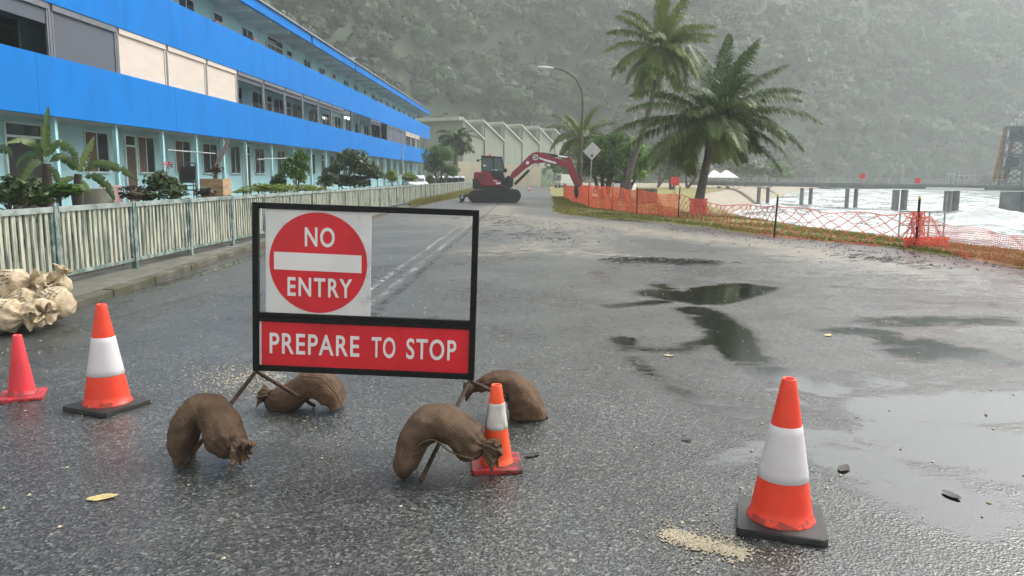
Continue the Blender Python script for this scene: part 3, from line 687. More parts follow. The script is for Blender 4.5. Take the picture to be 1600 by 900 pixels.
for y0, y1, cu in ((13.4, 14.6, 0), (16.2, 17.3, .5), (22.43, 23.64, .45), (25.47, 26.56, .5), (28.16, 29.39, .5), (30.54, 31.92, 0), (33.36, 34.45, 0), (36.32, 37.6, 0), (39.55, 40.79, 0), (45.15, 46.5, 0), (50, 51.2, .4)): window(y0, y1, GF['z0'], GF['z1'], cu)
door(24.66, 25.26, .62, 2.42); door(34.8, 35.62, .62, 2.45); door(47.9, 48.9, .62, 2.45)
door(19.0, 20.4, .62, 2.45, mat='machine_dark')                     # the dark louvred opening behind the bananas
y = 53.5; i = 0
while y < 86:
    window(y, y + 1.2, GF['z0'], GF['z1'], .45 * (i % 2)); 
    if i % 3 == 1: door(y + 1.55, y + 2.4, .62, 2.45)
    y += 3.3; i += 1
# first floor: a glazed-in balcony, bay after bay, with roller blinds at different heights
bay = [7.2, 10.1, 13.0, 16.0, 18.86, 21.89, 24.82, 27.83, 30.7, 33.72, 36.62, 39.5, 42.35, 45.2, 47.97, 50.2, 52.42, 56.2, 59.99, 62.64, 65.85, 69.06, 71.87, 74.91, 77.78, 80.8, 83.8, 86.8]
Z0, Z1 = 4.335, 5.59
style = {18.86: 'full_dark', 16.0: 'half_dark', 13.0: 'half_dark', 21.89: 'cream', 24.82: 'cream', 27.83: 'cream', 50.2: 'open', 52.42: 'open', 47.97: 'open', 62.64: 'full_dark', 65.85: 'full_dark', 69.06: 'full_dark', 71.87: 'white', 74.91: 'white', 77.78: 'white', 59.99: 'open'}
for k in range(len(bay) - 1):
    a, c = bay[k], bay[k + 1]; st = style.get(a, 'roller'); x = BX - .1
    if st != 'open' or True:
        b = MB(); b.box((x, a, (Z0 + Z1) / 2), (.09, .09, Z1 - Z0)); part(b, 'balcony_post', MAT['housing'], flats)
    if st == 'open': continue
    m_, h = {'full_dark': ('charcoal', 1.0), 'half_dark': ('charcoal', .32), 'cream': ('cream', 1.0), 'white': ('cream', .2), 'roller': ('charcoal', .16)}[st]
    b = MB(); fm = 'cream' if st in ('cream', 'white') else 'housing'
    b.box((x + .02, (a + c) / 2, Z1 - .08), (.11, c - a - .16, .15)); b.box((x + .02, a + .10, (Z0 + Z1) / 2 - .08), (.05, .06, Z1 - Z0 - .16)); b.box((x + .02, c - .10, (Z0 + Z1) / 2 - .08), (.05, .06, Z1 - Z0 - .16))
    hd = part(b, 'blind_housing', MAT[fm], flats)
    b = MB(); H_ = (Z1 - .155 - Z0) * h; b.box((x + .012, (a + c) / 2, Z1 - .155 - H_ / 2), (.012, c - a - .26, H_)); b.box((x + .015, (a + c) / 2, Z1 - .155 - H_ + .02), (.03, c - a - .27, .035)); part(b, 'blind', MAT[m_], hd)
for y in np.arange(9, 87, 3.03):
    i = int(y * 7) % 5
    window(y, y + 1.75, 4.35, 5.38, .5 * (i == 1))  # widened so the dark panes also stand in for shade inside the balcony
    if i in (0, 3): door(y + 2.0, y + 2.7, 3.2, 5.05)
for y in (51.3, 52.1):
    b = MB(); b.lathe([(.0, -.10), (.07, -.08), (.09, 0), (.07, .05), (0, .06)], 12, (-12.2, y, 5.32)); part(b, 'ceiling_lamp', MAT['lampglow'], flats)
# top gallery: open, windows in the back wall
for i, y in enumerate(np.arange(7.0, 86, 3.15)):
    if i % 3 == 2: door(y, y + .9, 5.9, 7.75)
    else: window(y, y + 1.3, 6.9, 8.08)
door(38.7, 41.0, 5.9, 7.95, mat='curtain')
b = MB()
for y, s_ in ((29.5, .3), (33.4, .5), (44.5, .4), (60.1, .5), (61, .35), (64.5, .4)): b.box((-11.9, y, 7.05), (.4, .5, s_))
part(b, 'balcony_clutter', MAT['curtain'], flats)
b = MB()
for y, z, s_ in ((53.6, 9.25, .34), (54.3, 9.12, .22), (60.0, 9.0, .16)):
    b.lathe([(0, z + .02), (s_ * .6, z + .06), (s_, z + .2)], 14, (-12.3, y, 0)); b.bar((-12.3, y, 8.8), (-12.3, y, z + .05), .04)
part(b, 'satellite_dish', MAT['lampgrey'], flats)

# ------------------------------------------------------------------ street fence, one bay after another
FX = -6.25
fence = empty('picket_fence', (FX, 46, .10), 'long green framed fence with weathered cream pickets along the left footway', 'fence')
def fence_z(y): return .10
def top_h(y): return 1.04 - .0022 * max(0, y - 10)
y = 2.02; k = 0
pk = 0
while y < 82:
    L_ = 2.0; z0 = .10; H_ = top_h(y); y1 = y + L_ - .11
    b = MB(); b.box((FX, y - .055, z0 + H_ / 2 + .01), (.075, .075, H_ + .02)); b.box((FX, y - .055, z0 + .006), (.15, .13, .012)); part(b, 'post', MAT['fgreen'], fence)
    b = MB(); b.box((FX, (y + y1) / 2, z0 + H_ - .03), (.075, L_ - .115, .07)); part(b, 'top_rail', MAT['fence_rail'], fence); b = MB(); b.box((FX, (y + y1) / 2, z0 + .14), (.05, L_ - .115, .05))
    b.box((FX, y + .02, z0 + H_ / 2 + .05), (.045, .045, H_ - .24)); b.box((FX, y1 - .025, z0 + H_ / 2 + .05), (.045, .045, H_ - .24))
    part(b, 'rail_frame', MAT['fgreen'], fence)
    b = MB(); n = 14
    for j in range(n):
        yy = y + .12 + (L_ - .35) * j / (n - 1); wv = random.uniform(-.004, .004)
        b.box((FX + wv, yy, z0 + (H_ + .10) / 2), (.022, .066 + random.uniform(-.006, .006), H_ - .23), Matrix.Rotation(random.uniform(-.07, .07), 3, 'Z'))
    part(b, 'picket_panel', MAT['picket'], fence)
    y += L_; k += 1

# ------------------------------------------------------------------ saw-tooth shed beyond the end of the street
shed = empty('saw_tooth_shed', (-4, 142, 0), 'sage green industrial shed with a saw tooth roof behind the digger', 'building')
A = Vector((-11.4, 130, 0)); Bv = Vector((4.6, 156, 0)); nb = 6; dirv = (Bv - A) / 5.0; bw = dirv.length; ux = dirv.normalized(); nv = Vector((-ux.y, ux.x, 0))  # nv points away (left/back)
TOP = 10.85
for i in range(nb):
    p = A + dirv * i; q = p + dirv * .995; pk_, lo = TOP, TOP - 3.0
    b = MB(); c = [p, q, q + nv * 30, p + nv * 30]
    vs = [Vector((c[0].x, c[0].y, -.1)), Vector((c[1].x, c[1].y, -.1)), Vector((c[2].x, c[2].y, -.1)), Vector((c[3].x, c[3].y, -.1)), Vector((c[0].x, c[0].y, pk_)), Vector((c[1].x, c[1].y, lo)), Vector((c[2].x, c[2].y, lo)), Vector((c[3].x, c[3].y, pk_))]
    b.add(vs, [(0, 1, 5, 4), (1, 2, 6, 5), (2, 3, 7, 6), (3, 0, 4, 7)]); part(b, 'bay_wall', MAT['shed'], shed)
    b = MB(); o_ = -nv * .35
    def rf(pt, z): return Vector((pt.x, pt.y, z))
    top = [rf(p - ux * .5 + o_, pk_ + .30), rf(q + o_, lo + .12), rf(q + nv * 30, lo + .12), rf(p - ux * .5 + nv * 30, pk_ + .30)]
    b.add(top + [v - Vector((0, 0, .28)) for v in top], [(0, 1, 2, 3), (7, 6, 5, 4), (0, 4, 5, 1), (1, 5, 6, 2), (2, 6, 7, 3), (3, 7, 4, 0)]); part(b, 'bay_roof', MAT['shedpale'], shed)
    b = MB(); b.bar(rf(p - nv * .06 + ux * .2, 0), rf(p - nv * .06 + ux * .2, TOP - .2), .18); part(b, 'downpipe', MAT['sheddark'] if i else MAT['shedpale'], shed)
    if i:
        b = MB(); m_ = p + ux * -.03 + nv * 12; b.box((m_.x, m_.y, TOP - 1.6), (.05, 23, 2.3), Matrix.Rotation(math.atan2(nv.y, nv.x) - math.pi / 2, 3, 'Z')); part(b, 'clerestory', MAT['sheddark'], shed)
# its left end: an open dark bay beneath a deep pale eave
b = MB(); rz = Matrix.Rotation(math.atan2(nv.y, nv.x), 3, 'Z')
e0 = A - ux * .08 + nv * 15; b.box((e0.x, e0.y, TOP - 3.1), (30, .1, 2.2), rz); part(b, 'end_louvre', MAT['shed'], shed)
b = MB(); e1 = A - ux * .6 + nv * 15; b.box((e1.x, e1.y, TOP + .05), (30.5, 1.2, .5), rz); part(b, 'end_eave', MAT['shedpale'], shed)

hb = empty('hoarding', (-7.5, 122, 0), 'tall cream hoarding panels at the end of the street behind the digger', 'hoarding')
for i in range(6):
    p = at(716 + i * 21.6, 288, 121 + i * .8); q = at(716 + (i + 1) * 21.6 - .4, 288, 121 + (i + 1) * .8)
    b = MB(); c = (p + q) / 2; z1 = 3.75 - i * .12
    b.box((c.x, c.y, z1 / 2), ((q - p).length, .12, z1), Matrix.Rotation(math.atan2(q.y - p.y, q.x - p.x), 3, 'Z')); part(b, 'panel', MAT['hoard'], hb)
def mural():
    m, nt, N, L, p = newmat('mural paint'); vec = coordnode(nt, 'Object', (1, 1, .7)); v = node(nt, 'ShaderNodeTexVoronoi'); v.inputs['Scale'].default_value = .9; L.new(noise_(nt, vec, 1.2, 2).outputs[1], v.inputs[0])
    v.inputs['Scale'].default_value = 9
    c = mix(nt, .75, v.outputs['Color'], (.35, .42, .22)); c = mix(nt, rng_(nt, noise_(nt, vec, .8, 3).outputs[0], .45, .6), c, (.10, .13, .12)); L.new(c, p.inputs['Base Color']); return m
p = at(842, 287, 126); q = at(880, 287, 128); b = MB(); c = (p + q) / 2
b.box((c.x, c.y, 1.45), ((q - p).length, .15, 2.9)); o = b.build('mural_wall', mural(), origin=(c.x, c.y, 0)); tag(o, 'low wall painted with a blurred yellow and green mural beyond the digger arm', 'wall')

# ------------------------------------------------------------------ the jetty and its loader
JA, JB = Vector((24.9, 118, 0)), Vector((63.5, 72, 0)); ju = (JB - JA).normalized(); jn = Vector((-ju.y, ju.x, 0))
def jt(px):                                        # point of the jetty line under photograph column px
    d = ray(px, 300); d = Vector((d.x, d.y)); den = d.x * ju.y - d.y * ju.x
    t = (JA.x * ju.y - JA.y * ju.x) / den; return Vector((d.x * t, d.y * t, 0))
jetty = empty('jetty', (41, 99, -2), 'grey concrete jetty on piles crossing the white surf', 'jetty')
jr = Matrix.Rotation(math.atan2(ju.y, ju.x), 3, 'Z'); Lj = (JB - JA).length; jm = (JA + JB) / 2
b = MB(); b.box((jm.x, jm.y, .98), (Lj, 3.2, .28), jr); part(b, 'deck', MAT['deck'], jetty)
b = MB()
for s_ in (-1.2, 1.2): c = jm + jn * s_; b.box((c.x, c.y, .66), (Lj, .3, .36), jr)
part(b, 'girder', MAT['deck'], jetty)
for px in (1130, 1193, 1260, 1331, 1407, 1488, 1585, 1680):
    for s_ in (-1.1, 1.1):
        c = jt(px) + jn * s_; rr_ = .25 if px < 1400 else (.40 if px < 1560 else .95)
        b = MB(); b.lathe([(rr_, -4.5), (rr_, .33)], 18, (c.x, c.y, 0)); part(b, 'pile', MAT['pile'], jetty)
for s_ in (-1.5, 1.5):
    b = MB(); n = 38
    for i in range(n + 1):
        c = JA + (JB - JA) * (i / n) + jn * s_; b.bar((c.x, c.y, 1.1), (c.x, c.y, 1.66), .05)
    for z in (1.36, 1.62): p = JA + jn * s_; q = JB + jn * s_; b.bar((p.x, p.y, z), (q.x, q.y, z), .06)
    part(b, 'handrail', MAT['rail'], jetty)
b = MB(); p, q = jt(1457) - jn * 1.75, jt(1547) - jn * 1.75; b.bar((p.x, p.y, .62), (q.x, q.y, .62), .22); part(b, 'white_pipe', MAT['white'], jetty)
for px, lab in ((1356, 'small red board on the jetty handrail above the open water'), (1442, 'small red board on the jetty handrail nearer the loader')):
    c = jt(px) - jn * 1.62; b = MB(); z = 1.95 if px < 1400 else 1.45
    b.box((c.x, c.y, z), (.62, .06, .62), jr); b.bar((c.x, c.y, 1.1), (c.x, c.y, z), .06); tag(b.build('rail_board', MAT['red'], origin=(c.x, c.y, 1.1)), lab, 'sign')
# loader tower at the right edge
c0 = jt(1583); c0 = Vector((c0.x, c0.y, 1.12)); ld = empty('loader_tower', c0, 'dull blue and orange loader tower standing on the jetty', 'crane')
b = MB(); w = 1.1
def lp(u, v, z): return c0 + ju * u + jn * v + Vector((0, 0, z))
for u in (-w, w):
    for v in (-w, w): b.bar(lp(u, v, 0), lp(u * .8, v, 6.2), .22)
for z in (.2, 1.7, 3.2, 4.7, 6.1):
    s_ = 1 - .2 * z / 6.2
    for v in (-w, w): b.bar(lp(-w * s_, v, z), lp(w * s_, v, z), .16)
    for u in (-w, w): b.bar(lp(u * s_, -w, z), lp(u * s_, w, z), .14)
for z in (.2, 1.7, 3.2, 4.7):
    for v in (-w, w): b.bar(lp(-w * .9, v, z), lp(w * .85, v, z + 1.45), .10); b.bar(lp(w * .9, v, z), lp(-w * .85, v, z + 1.45), .10)
part(b, 'tower_frame', MAT['loader_blue'], ld)
b = MB(); b.box(lp(.1, 0, 5.4), (1.5, 1.5, 1.2), jr); part(b, 'machine_house', MAT['loader_blue'], ld); b = MB(); b.box(lp(-.1, 0, 2.4), (1.3, 1.5, 1.1), jr); part(b, 'machine_house', MAT['loader_blue'], ld)
b = MB(); b.bar(lp(-1.6, -w, .3), lp(-.95, -w, 6.0), .28); b.bar(lp(-1.45, w, .3), lp(-.85, w, 6.0), .28); part(b, 'raking_leg', MAT['loader_orange'], ld)
b = MB(); b.box(lp(1.9, 0, 6.7), (2.6, 1.2, .75), jr); b.bar(lp(.4, 0, 6.1), lp(6, 0, 6.2), .3); part(b, 'boom', MAT['loader_orange'], ld)
b = MB()
for u, z in ((-.75, 6.45), (-.45, 6.9), (-.1, 7.35), (.0, 6.5)): b.bar(lp(u, 0, 6.1), lp(u, 0, z), .05); b.lathe([(0, -.14), (.14, -.05), (.14, .06), (0, .14)], 10, lp(u, 0, z))
part(b, 'floodlight', MAT['lampgrey'], ld)
b = MB()
for i in range(9): b.bar(lp(-6.2 + i * .55, -1.3, 0), lp(-6.2 + i * .55, -1.3, 1.0 + .25 * (i % 3)), .07)
b.bar(lp(-6.2, -1.3, .95), lp(-1.7, -1.3, .95), .08); b.box(lp(-6.0, -1.2, 1.15), (.8, .3, .25), jr); b.box(lp(-2.6, -1.0, .5), (1.2, .5, .7), jr); part(b, 'guard_frame', MAT['rail'], ld)

# shade canopies at the jetty's root
for px, Y, wdt, lab in ((1121, 124, 3.3, 'white peaked shade canopy half hidden by the palm trunk'), (1140, 122, 3.4, 'white peaked shade canopy just right of the palm trunk')):
    c = at(px - 6, 290, Y); c.z = land_z(c.x, c.y).item() if hasattr(land_z(c.x, c.y), 'item') else 0
    c.z = 0; t = empty('shade_canopy', c, lab, 'canopy', 'white shade canopies by the jetty'); h = wdt / 2
    b = MB()
    b.add([c + Vector((-h, -h, 1.55)), c + Vector((h, -h, 1.55)), c + Vector((h, h, 1.55)), c + Vector((-h, h, 1.55)), c + Vector((-.15, 0, 2.75)), c + Vector((.15, 0, 2.75))], [(0, 1, 5, 4), (1, 2, 5), (2, 3, 4, 5), (3, 0, 4), (3, 2, 1, 0)]); part(b, 'canopy_cloth', MAT['canopy'], t)
    for sx in (-1, 1):
        for sy in (-1, 1): b = MB(); b.bar(c + Vector((sx * h * .94, sy * h * .94, -.2)), c + Vector((sx * h * .94, sy * h * .94, 1.56)), .06); part(b, 'leg', MAT['steel'], t)

# ================================================================== MACHINES AND STREET FURNITURE
EY = 47.0
def e9(u, v, Y=EY): p = at(700 + u / 9, 230 + v / 9, Y); return (p.x, p.z)
def e5(u, v, Y=EY): p = at(640 + u / 5, 160 + v / 5, Y); return (p.x, p.z)
dig = empty('excavator', (-2.2, EY, 0), 'maroon tracked excavator with a dark cab standing across the street, arm reaching right', 'excavator')
def xz(pts, Y=EY, f=e9): return [f(u, v, Y) for u, v in pts]
for y0 in (-.95, .50):
    Yc = EY + y0
    x0, x1 = e9(300, 700)[0], e9(1025, 700)[0]; h = .80; r = h / 2
    prof = []
    for a in np.linspace(-90, 90, 11): prof.append((x1 - r + r * math.cos(R(a)), r + r * math.sin(R(a))))
    for a in np.linspace(90, 270, 11): prof.append((x0 + r + r * 1.0 * math.cos(R(a)), r * .92 + r * .92 * math.sin(R(a))))
    b = MB(); b.prism(prof[::-1], Yc, Yc + .45)
    for i in range(30):                                   # grouser bars round the belt
        t = i / 30; 
        x = x0 + r + (x1 - x0 - 2 * r) * (t * 2 % 1); z = h + .01 if t < .5 else .012
        b.box((x, Yc + .225, z), (.05, .47, .03))
    tr = part(b, 'track', MAT['rubber'], dig, fix=True)
    b = MB(); fy = Yc - .02 if y0 < 0 else Yc + .47
    for x, rr_ in ((x0 + r, .30), (x1 - r, .31)): 
        b.tube([(x, fy - .012, r), (x, fy + .012, r)], rr_, 20); b.tube([(x, fy - .03, r), (x, fy + .03, r)], rr_ * .45, 12)
    for i in range(4): x = x0 + r + .5 + i * (x1 - x0 - 2 * r - 1.0) / 3; b.tube([(x, fy - .012, .17), (x, fy + .012, .17)], .11, 12)
    b.box(((x0 + x1) / 2, fy, .42), (x1 - x0 - 1.5, .02, .2)); part(b, 'track_wheels', MAT['machine_dark'], tr)
b = MB(); b.box((e9(660, 640)[0], EY, .62), (1.1, 1.0, .34)); b.lathe([(.62, .78), (.62, .96)], 20, (e9(660, 640)[0], EY, 0)); part(b, 'undercarriage', MAT['machine_dark'], dig)
b = MB(); b.prism(xz([(180, 785), (200, 770), (235, 700), (190, 665), (180, 700), (195, 740), (170, 780)]), EY - 1.05, EY + 1.05); b.bar((e9(225, 720)[0], EY - .4, .35), (e9(420, 680)[0], EY - .4, .5), .14, .16); b.bar((e9(225, 720)[0], EY + .4, .35), (e9(420, 680)[0], EY + .4, .5), .14, .16); part(b, 'dozer_blade', MAT['machine_dark'], dig, fix=True)
b = MB(); b.prism(xz([(200, 690), (232, 700), (225, 715), (205, 705)]), EY - 1.08, EY - 1.06); part(b, 'blade_decal', MAT['decal'], dig, fix=True)
b = MB(); b.prism(xz([(362, 440), (425, 448), (470, 545), (600, 560), (880, 560), (880, 590), (740, 600), (560, 592), (365, 580)]), EY - 1.0, EY + 1.0); part(b, 'counterweight', MAT['machine_dark'], dig, bevel=.04, fix=True)
b = MB(); b.prism(xz([(380, 360), (400, 348), (600, 348), (640, 428), (768, 490), (768, 548), (480, 546), (430, 450), (380, 442)]), EY - 1.015, EY + 1.015); eb = part(b, 'engine_cover', MAT['maroon'], dig, bevel=.05, fix=True)
b = MB()
for i in range(6): p = e9(470 + i * 14, 375); q = e9(470 + i * 14, 470); b.bar((p[0], EY - 1.02, p[1]), (q[0], EY - 1.02, q[1]), .03, .02)
part(b, 'vent_grille', MAT['machine_dark'], eb)
b = MB(); b.prism(xz([(645, 465), (705, 468), (705, 480), (650, 476)]), EY - 1.03, EY - 1.02); b.prism(xz([(680, 495), (750, 490), (750, 515), (690, 518)]), EY - 1.03, EY - 1.02); part(b, 'decal', MAT['decal'], eb, fix=True)
b = MB(); b.prism(xz([(605, 348), (775, 348), (812, 470), (800, 560), (775, 540), (768, 490), (640, 428)]), EY - .98, EY + .98); part(b, 'cab_base', MAT['machine_dark'], dig, bevel=.03, fix=True)
# cab: corner posts, roof and four panes
cy0, cy1 = EY - .72, EY + .62
cabn = MB()
for Yc in (cy0, cy1):
    for p, q in (((487, 140), (487, 350)), ((745, 148), (800, 345)), ((640, 148), (655, 345))):
        a, c = e9(*p), e9(*q); cabn.bar((a[0], Yc, a[1]), (c[0], Yc, c[1]), .09, .07)
    a, c = e9(487, 345), e9(800, 345); cabn.bar((a[0], Yc, a[1]), (c[0], Yc, c[1]), .08, .07)
cabn.prism(xz([(476, 130), (480, 122), (758, 138), (764, 152), (740, 158), (480, 150)]), cy0 - .06, cy1 + .06)
cab = part(cabn, 'cab', MAT['machine_dark'], dig, fix=True)
b = MB(); b.prism(xz([(492, 150), (742, 157), (795, 342), (492, 342)]), cy0 + .01, cy0 + .02); part(b, 'cab_window', MAT['cabglass'], cab, fix=True)
b = MB(); b.prism(xz([(492, 150), (742, 157), (795, 342), (492, 342)]), cy1 - .02, cy1 - .01); part(b, 'cab_window', MAT['cabglass'], cab, fix=True)
b = MB(); a, c = e9(748, 155), e9(800, 340); b.add([(a[0], cy0, a[1]), (a[0], cy1, a[1]), (c[0], cy1, c[1]), (c[0], cy0, c[1])], [(0, 1, 2, 3)]); part(b, 'windscreen', MAT['cabglass'], cab)
b = MB(); b.prism(xz([(585, 225), (618, 225), (625, 300), (650, 318), (650, 345), (560, 345)]), EY - .25, EY + .25); part(b, 'seat', MAT['lampgrey'], cab, fix=True)
b = MB(); b.prism(xz([(505, 245), (545, 255), (548, 268), (505, 270)]), cy0 - .006, cy0 + .005); b.prism(xz([(625, 312), (705, 315), (702, 328), (630, 325)]), cy0 - .006, cy0 + .005); part(b, 'window_sticker', MAT['decal'], cab, fix=True)
b = MB(); a = e9(820, 330); b.box((a[0], cy0 - .2, a[1]), (.13, .05, .22)); c = e9(790, 300); b.bar((c[0], cy0, c[1]), (a[0], cy0 - .2, a[1]), .03); a = e9(415, 185); c = e9(480, 160); b.box((a[0], cy1 - .1, a[1]), (.14, .1, .12)); b.bar((c[0], cy1 - .1, c[1]), (a[0], cy1 - .1, a[1]), .035); part(b, 'mirror', MAT['black'], cab)
b = MB(); a = e9(594, 128); b.lathe([(.07, 0), (.07, .1), (0, .13)], 12, (a[0], EY, a[1] + .01)); part(b, 'beacon', MAT['cone'], cab)
# boom, stick, rams and bucket
b = MB(); b.prism(xz([(780, 590), (800, 545), (860, 490), (920, 428), (958, 396), (1000, 383), (1042, 397), (1120, 424), (1200, 452), (1250, 470), (1245, 512), (1220, 512), (1150, 488), (1045, 470), (1000, 478), (962, 482), (905, 520), (832, 582), (800, 600)], f=e5), EY - .17, EY + .17); boom = part(b, 'boom', MAT['maroon'], dig, bevel=.03, fix=True)
b = MB(); c = e5(983, 430); n = 24
ring = [(c[0] + .165 * math.cos(i * math.tau / n), c[1] + .165 * math.sin(i * math.tau / n)) for i in range(n)]; b.prism(ring, EY - .19, EY - .172); part(b, 'boom_decal', MAT['decal'], boom, fix=True); b = MB()
b.prism(xz([(910, 465), (922, 458), (934, 465), (932, 482), (916, 486), (908, 478)], f=e5), EY - .185, EY - .172); part(b, 'boom_decal', MAT['decal'], boom, fix=True); b = MB()
b.prism(xz([(1010, 432), (1022, 430), (1034, 440), (1044, 434), (1046, 446), (1030, 450), (1014, 442)], f=e5), EY - .185, EY - .172); part(b, 'boom_decal', MAT['decal'], boom, fix=True); b = MB(); b.prism(xz([(1046, 440), (1146, 468), (1144, 482), (1044, 456)], f=e5), EY - .185, EY - .172); bd = part(b, 'boom_decal', MAT['decal'], boom, fix=True)
b = MB(); ring2 = [(c[0] + .115 * math.cos(i * math.tau / n), c[1] + .115 * math.sin(i * math.tau / n)) for i in range(n)]; b.prism(ring2, EY - .198, EY - .192); part(b, 'emblem_disc', MAT['machine_dark'], boom, fix=True)
b = MB(); b.prism([(c[0] - .06, c[1] - .04), (c[0] - .02, c[1] - .055), (c[0] + .06, c[1] + .03), (c[0] + .03, c[1] + .06), (c[0] - .05, c[1] + .01)], EY - .206, EY - .20); part(b, 'emblem_mark', MAT['decal'], boom, fix=True)
b = MB(); b.prism(xz([(1222, 440), (1238, 424), (1256, 430), (1284, 492), (1312, 575), (1330, 640), (1318, 668), (1290, 655), (1245, 560), (1228, 500)], f=e5), EY - .14, EY + .14); part(b, 'stick', MAT['maroon'], dig, bevel=.02, fix=True)
def ram(p, q, split, name, f=e5, Yo=0.0):
    a, c = f(*p), f(*q); m = (a[0] + (c[0] - a[0]) * split, a[1] + (c[1] - a[1]) * split)
    b = MB(); b.tube([(a[0], EY + Yo, a[1]), (m[0], EY + Yo, m[1])], .085, 12); r_ = part(b, name, MAT['machine_dark'], dig)
    b = MB(); b.tube([(m[0], EY + Yo, m[1]), (c[0], EY + Yo, c[1])], .05, 10); part(b, 'ram_rod', MAT['chrome'], r_)
ram((822, 640), (985, 478), .68, 'boom_ram', Yo=-.24); ram((822, 640), (985, 478), .68, 'boom_ram', Yo=.24); ram((1030, 398), (1236, 432), .62, 'stick_ram'); ram((1248, 480), (1322, 640), .6, 'bucket_ram', Yo=-.05)
b = MB(); b.prism(xz([(770, 570), (812, 600), (808, 650), (790, 670), (750, 668), (740, 600)], f=e5), EY - .3, EY + .3); part(b, 'boom_bracket', MAT['machine_dark'], dig, bevel=.02, fix=True)
b = MB(); b.prism(xz([(1288, 650), (1330, 640), (1352, 690), (1345, 760), (1322, 772), (1296, 745), (1285, 700)], f=e5), EY - .38, EY + .38); part(b, 'bucket', MAT['machine_dark'], dig, bevel=.02, fix=True)

# ------------------------------------------------------------------ traffic cones
def cone(loc, H, label, kind, rz=0, group='traffic cones', tilt=0, far=False):
    t = empty('traffic_cone', loc, label, 'traffic cone', group, rz)
    L_ = lambda mb, nm, m, **k: mb.build(nm, m, t, local=True, **k)
    mats = {'big': ('cone', 'rubber', 'sleeve'), 'old': ('cone_old', 'cone_base_old', 'sleeve_old'), 'small': ('cone_pink', 'cone_pink', None)}[kind]
    bh = .036 * H / .7; half = {'big': .195, 'old': .135, 'small': .14}[kind] * (H / (.7 if kind == 'big' else .45)); r0 = {'big': .145, 'old': .088, 'small': .088}[kind] * (H / (.7 if kind == 'big' else .45)); r1 = r0 * (.215 if kind == 'big' else .32)
    b = MB(); c_ = half * .90; pts = []
    for a in range(4):
        ca, sa = math.cos(a * math.pi / 2), math.sin(a * math.pi / 2)
        for u, v in ((half, -c_), (half, c_), (c_, half)): pts.append((u * ca - v * sa, u * sa + v * ca))
    pts = [p for i, p in enumerate(pts)]
    b.slab(pts, 0, bh); L_(b, 'base', MAT[mats[1]], bevel=.008 if not far else 0, fix=True)
    rr_ = lambda z: r0 + (r1 - r0) * (z - bh) / (H - bh)
    n = 40 if not far else 14
    b = MB(); pr = [(r0 * 1.06, bh + .001), (r0 * 1.05, bh + .008)] + [(rr_(z), z) for z in np.linspace(bh + .014, H - .006, 14)] + [(r1 * .93, H), (r1 * .72, H - .002), (r1 * .66, H - .05)]
    b.lathe(pr, n); body = L_(b, 'body', MAT[mats[0]])
    if mats[2]:
        a0, a1 = {'big': (.33, .69), 'old': (.475, .785)}[kind]
        b = MB(); pr = [(rr_(H * a0) + .0005, H * a0)] + [(rr_(z) + .003, z) for z in np.linspace(H * a0 + .002, H * a1 - .002, 8)] + [(rr_(H * a1) + .0005, H * a1)]
        b.lathe(pr, n); L_(b, 'reflective_sleeve', MAT[mats[2]])
    return t
cone(g(1219, 818), .70, 'large orange cone with a clean white band at the right front of the road', 'big', math.atan2(g(1288, 858).y - g(1150, 838).y, g(1288, 858).x - g(1150, 838).x))
cone(g(169, 636), .72, 'large orange cone with a clean white band left of the road sign', 'big', math.atan2(g(234, 632).y - g(165, 655).y, g(234, 632).x - g(165, 655).x))
cone(g(35, 620), .455, 'small plain red cone at the left edge beside the tan sandbags', 'small', R(24))
cone(g(775, 727), .465, 'small scuffed orange cone with a dirty band beside the brown sandbag', 'old', R(6))
for (x, y), lab in (((803.5, 294.2), 'far small cone nearest the digger tracks'), ((826.5, 294.5), 'far small cone in the middle of the street end'), ((859.5, 294.5), 'far small cone beside the start of the orange mesh')):
    p = g(x, y); p = p * (84 / p.y); cone(p, .55, lab, 'big', .3, 'cones at the street end', far=True)

# ------------------------------------------------------------------ the road sign
SL, SR = at(396, 578, 4.52), at(741, 593, 4.50)
su = (SR - SL); SWd = su.length; su.normalize(); sv_ = Vector((0, 0, 1)) - su * su.z; sv_.normalize(); sn = su.cross(sv_)   # sn points to the viewer? -> fixed below
if sn.y > 0: sn = -sn
U = SWd / 345.0
lean = Vector((0, .03, 0))
def sp(u, v, d=0.0):
    """sign board coordinates: u across (0..345), v down from the top (0..260), d towards the viewer in metres"""
    return SL + su * (u * U) + sv_ * ((260 - v) * U) + lean * ((260 - v) / 260) + sn * d
sign = empty('road_sign', (g(-0, 0).x * 0 + (SL.x + SR.x) / 2, 4.51, 0), 'black framed road sign reading NO ENTRY above PREPARE TO STOP', 'road sign')
def sbox(mb, u0, v0, u1, v1, d0, d1):
    vs = [sp(u, v, d) for d in (d0, d1) for v in (v0, v1) for u in (u0, u1)]
    mb.add(vs, [(0, 1, 3, 2), (4, 6, 7, 5), (0, 4, 5, 1), (2, 3, 7, 6), (0, 2, 6, 4), (1, 5, 7, 3)], False)
b = MB(); sbox(b, 0, 0, 9.5, 260, -.016, .016); sbox(b, 335.5, 0, 345, 260, -.016, .016); sbox(b, 9.5, 0, 335.5, 9, -.015, .015); sbox(b, 9.5, 251, 335.5, 260, -.015, .015); sbox(b, 9.5, 168, 335.5, 175, -.0155, .0155); sbox(b, 9.5, 175.2, 335.5, 182, -.0145, .0145)
part(b, 'frame', MAT['black'], sign, bevel=.003, fix=True)
b = MB(); sbox(b, 20, 8.5, 182, 168, -.004, .002); pan = part(b, 'sign_panel', MAT['sign_white'], sign, fix=True)
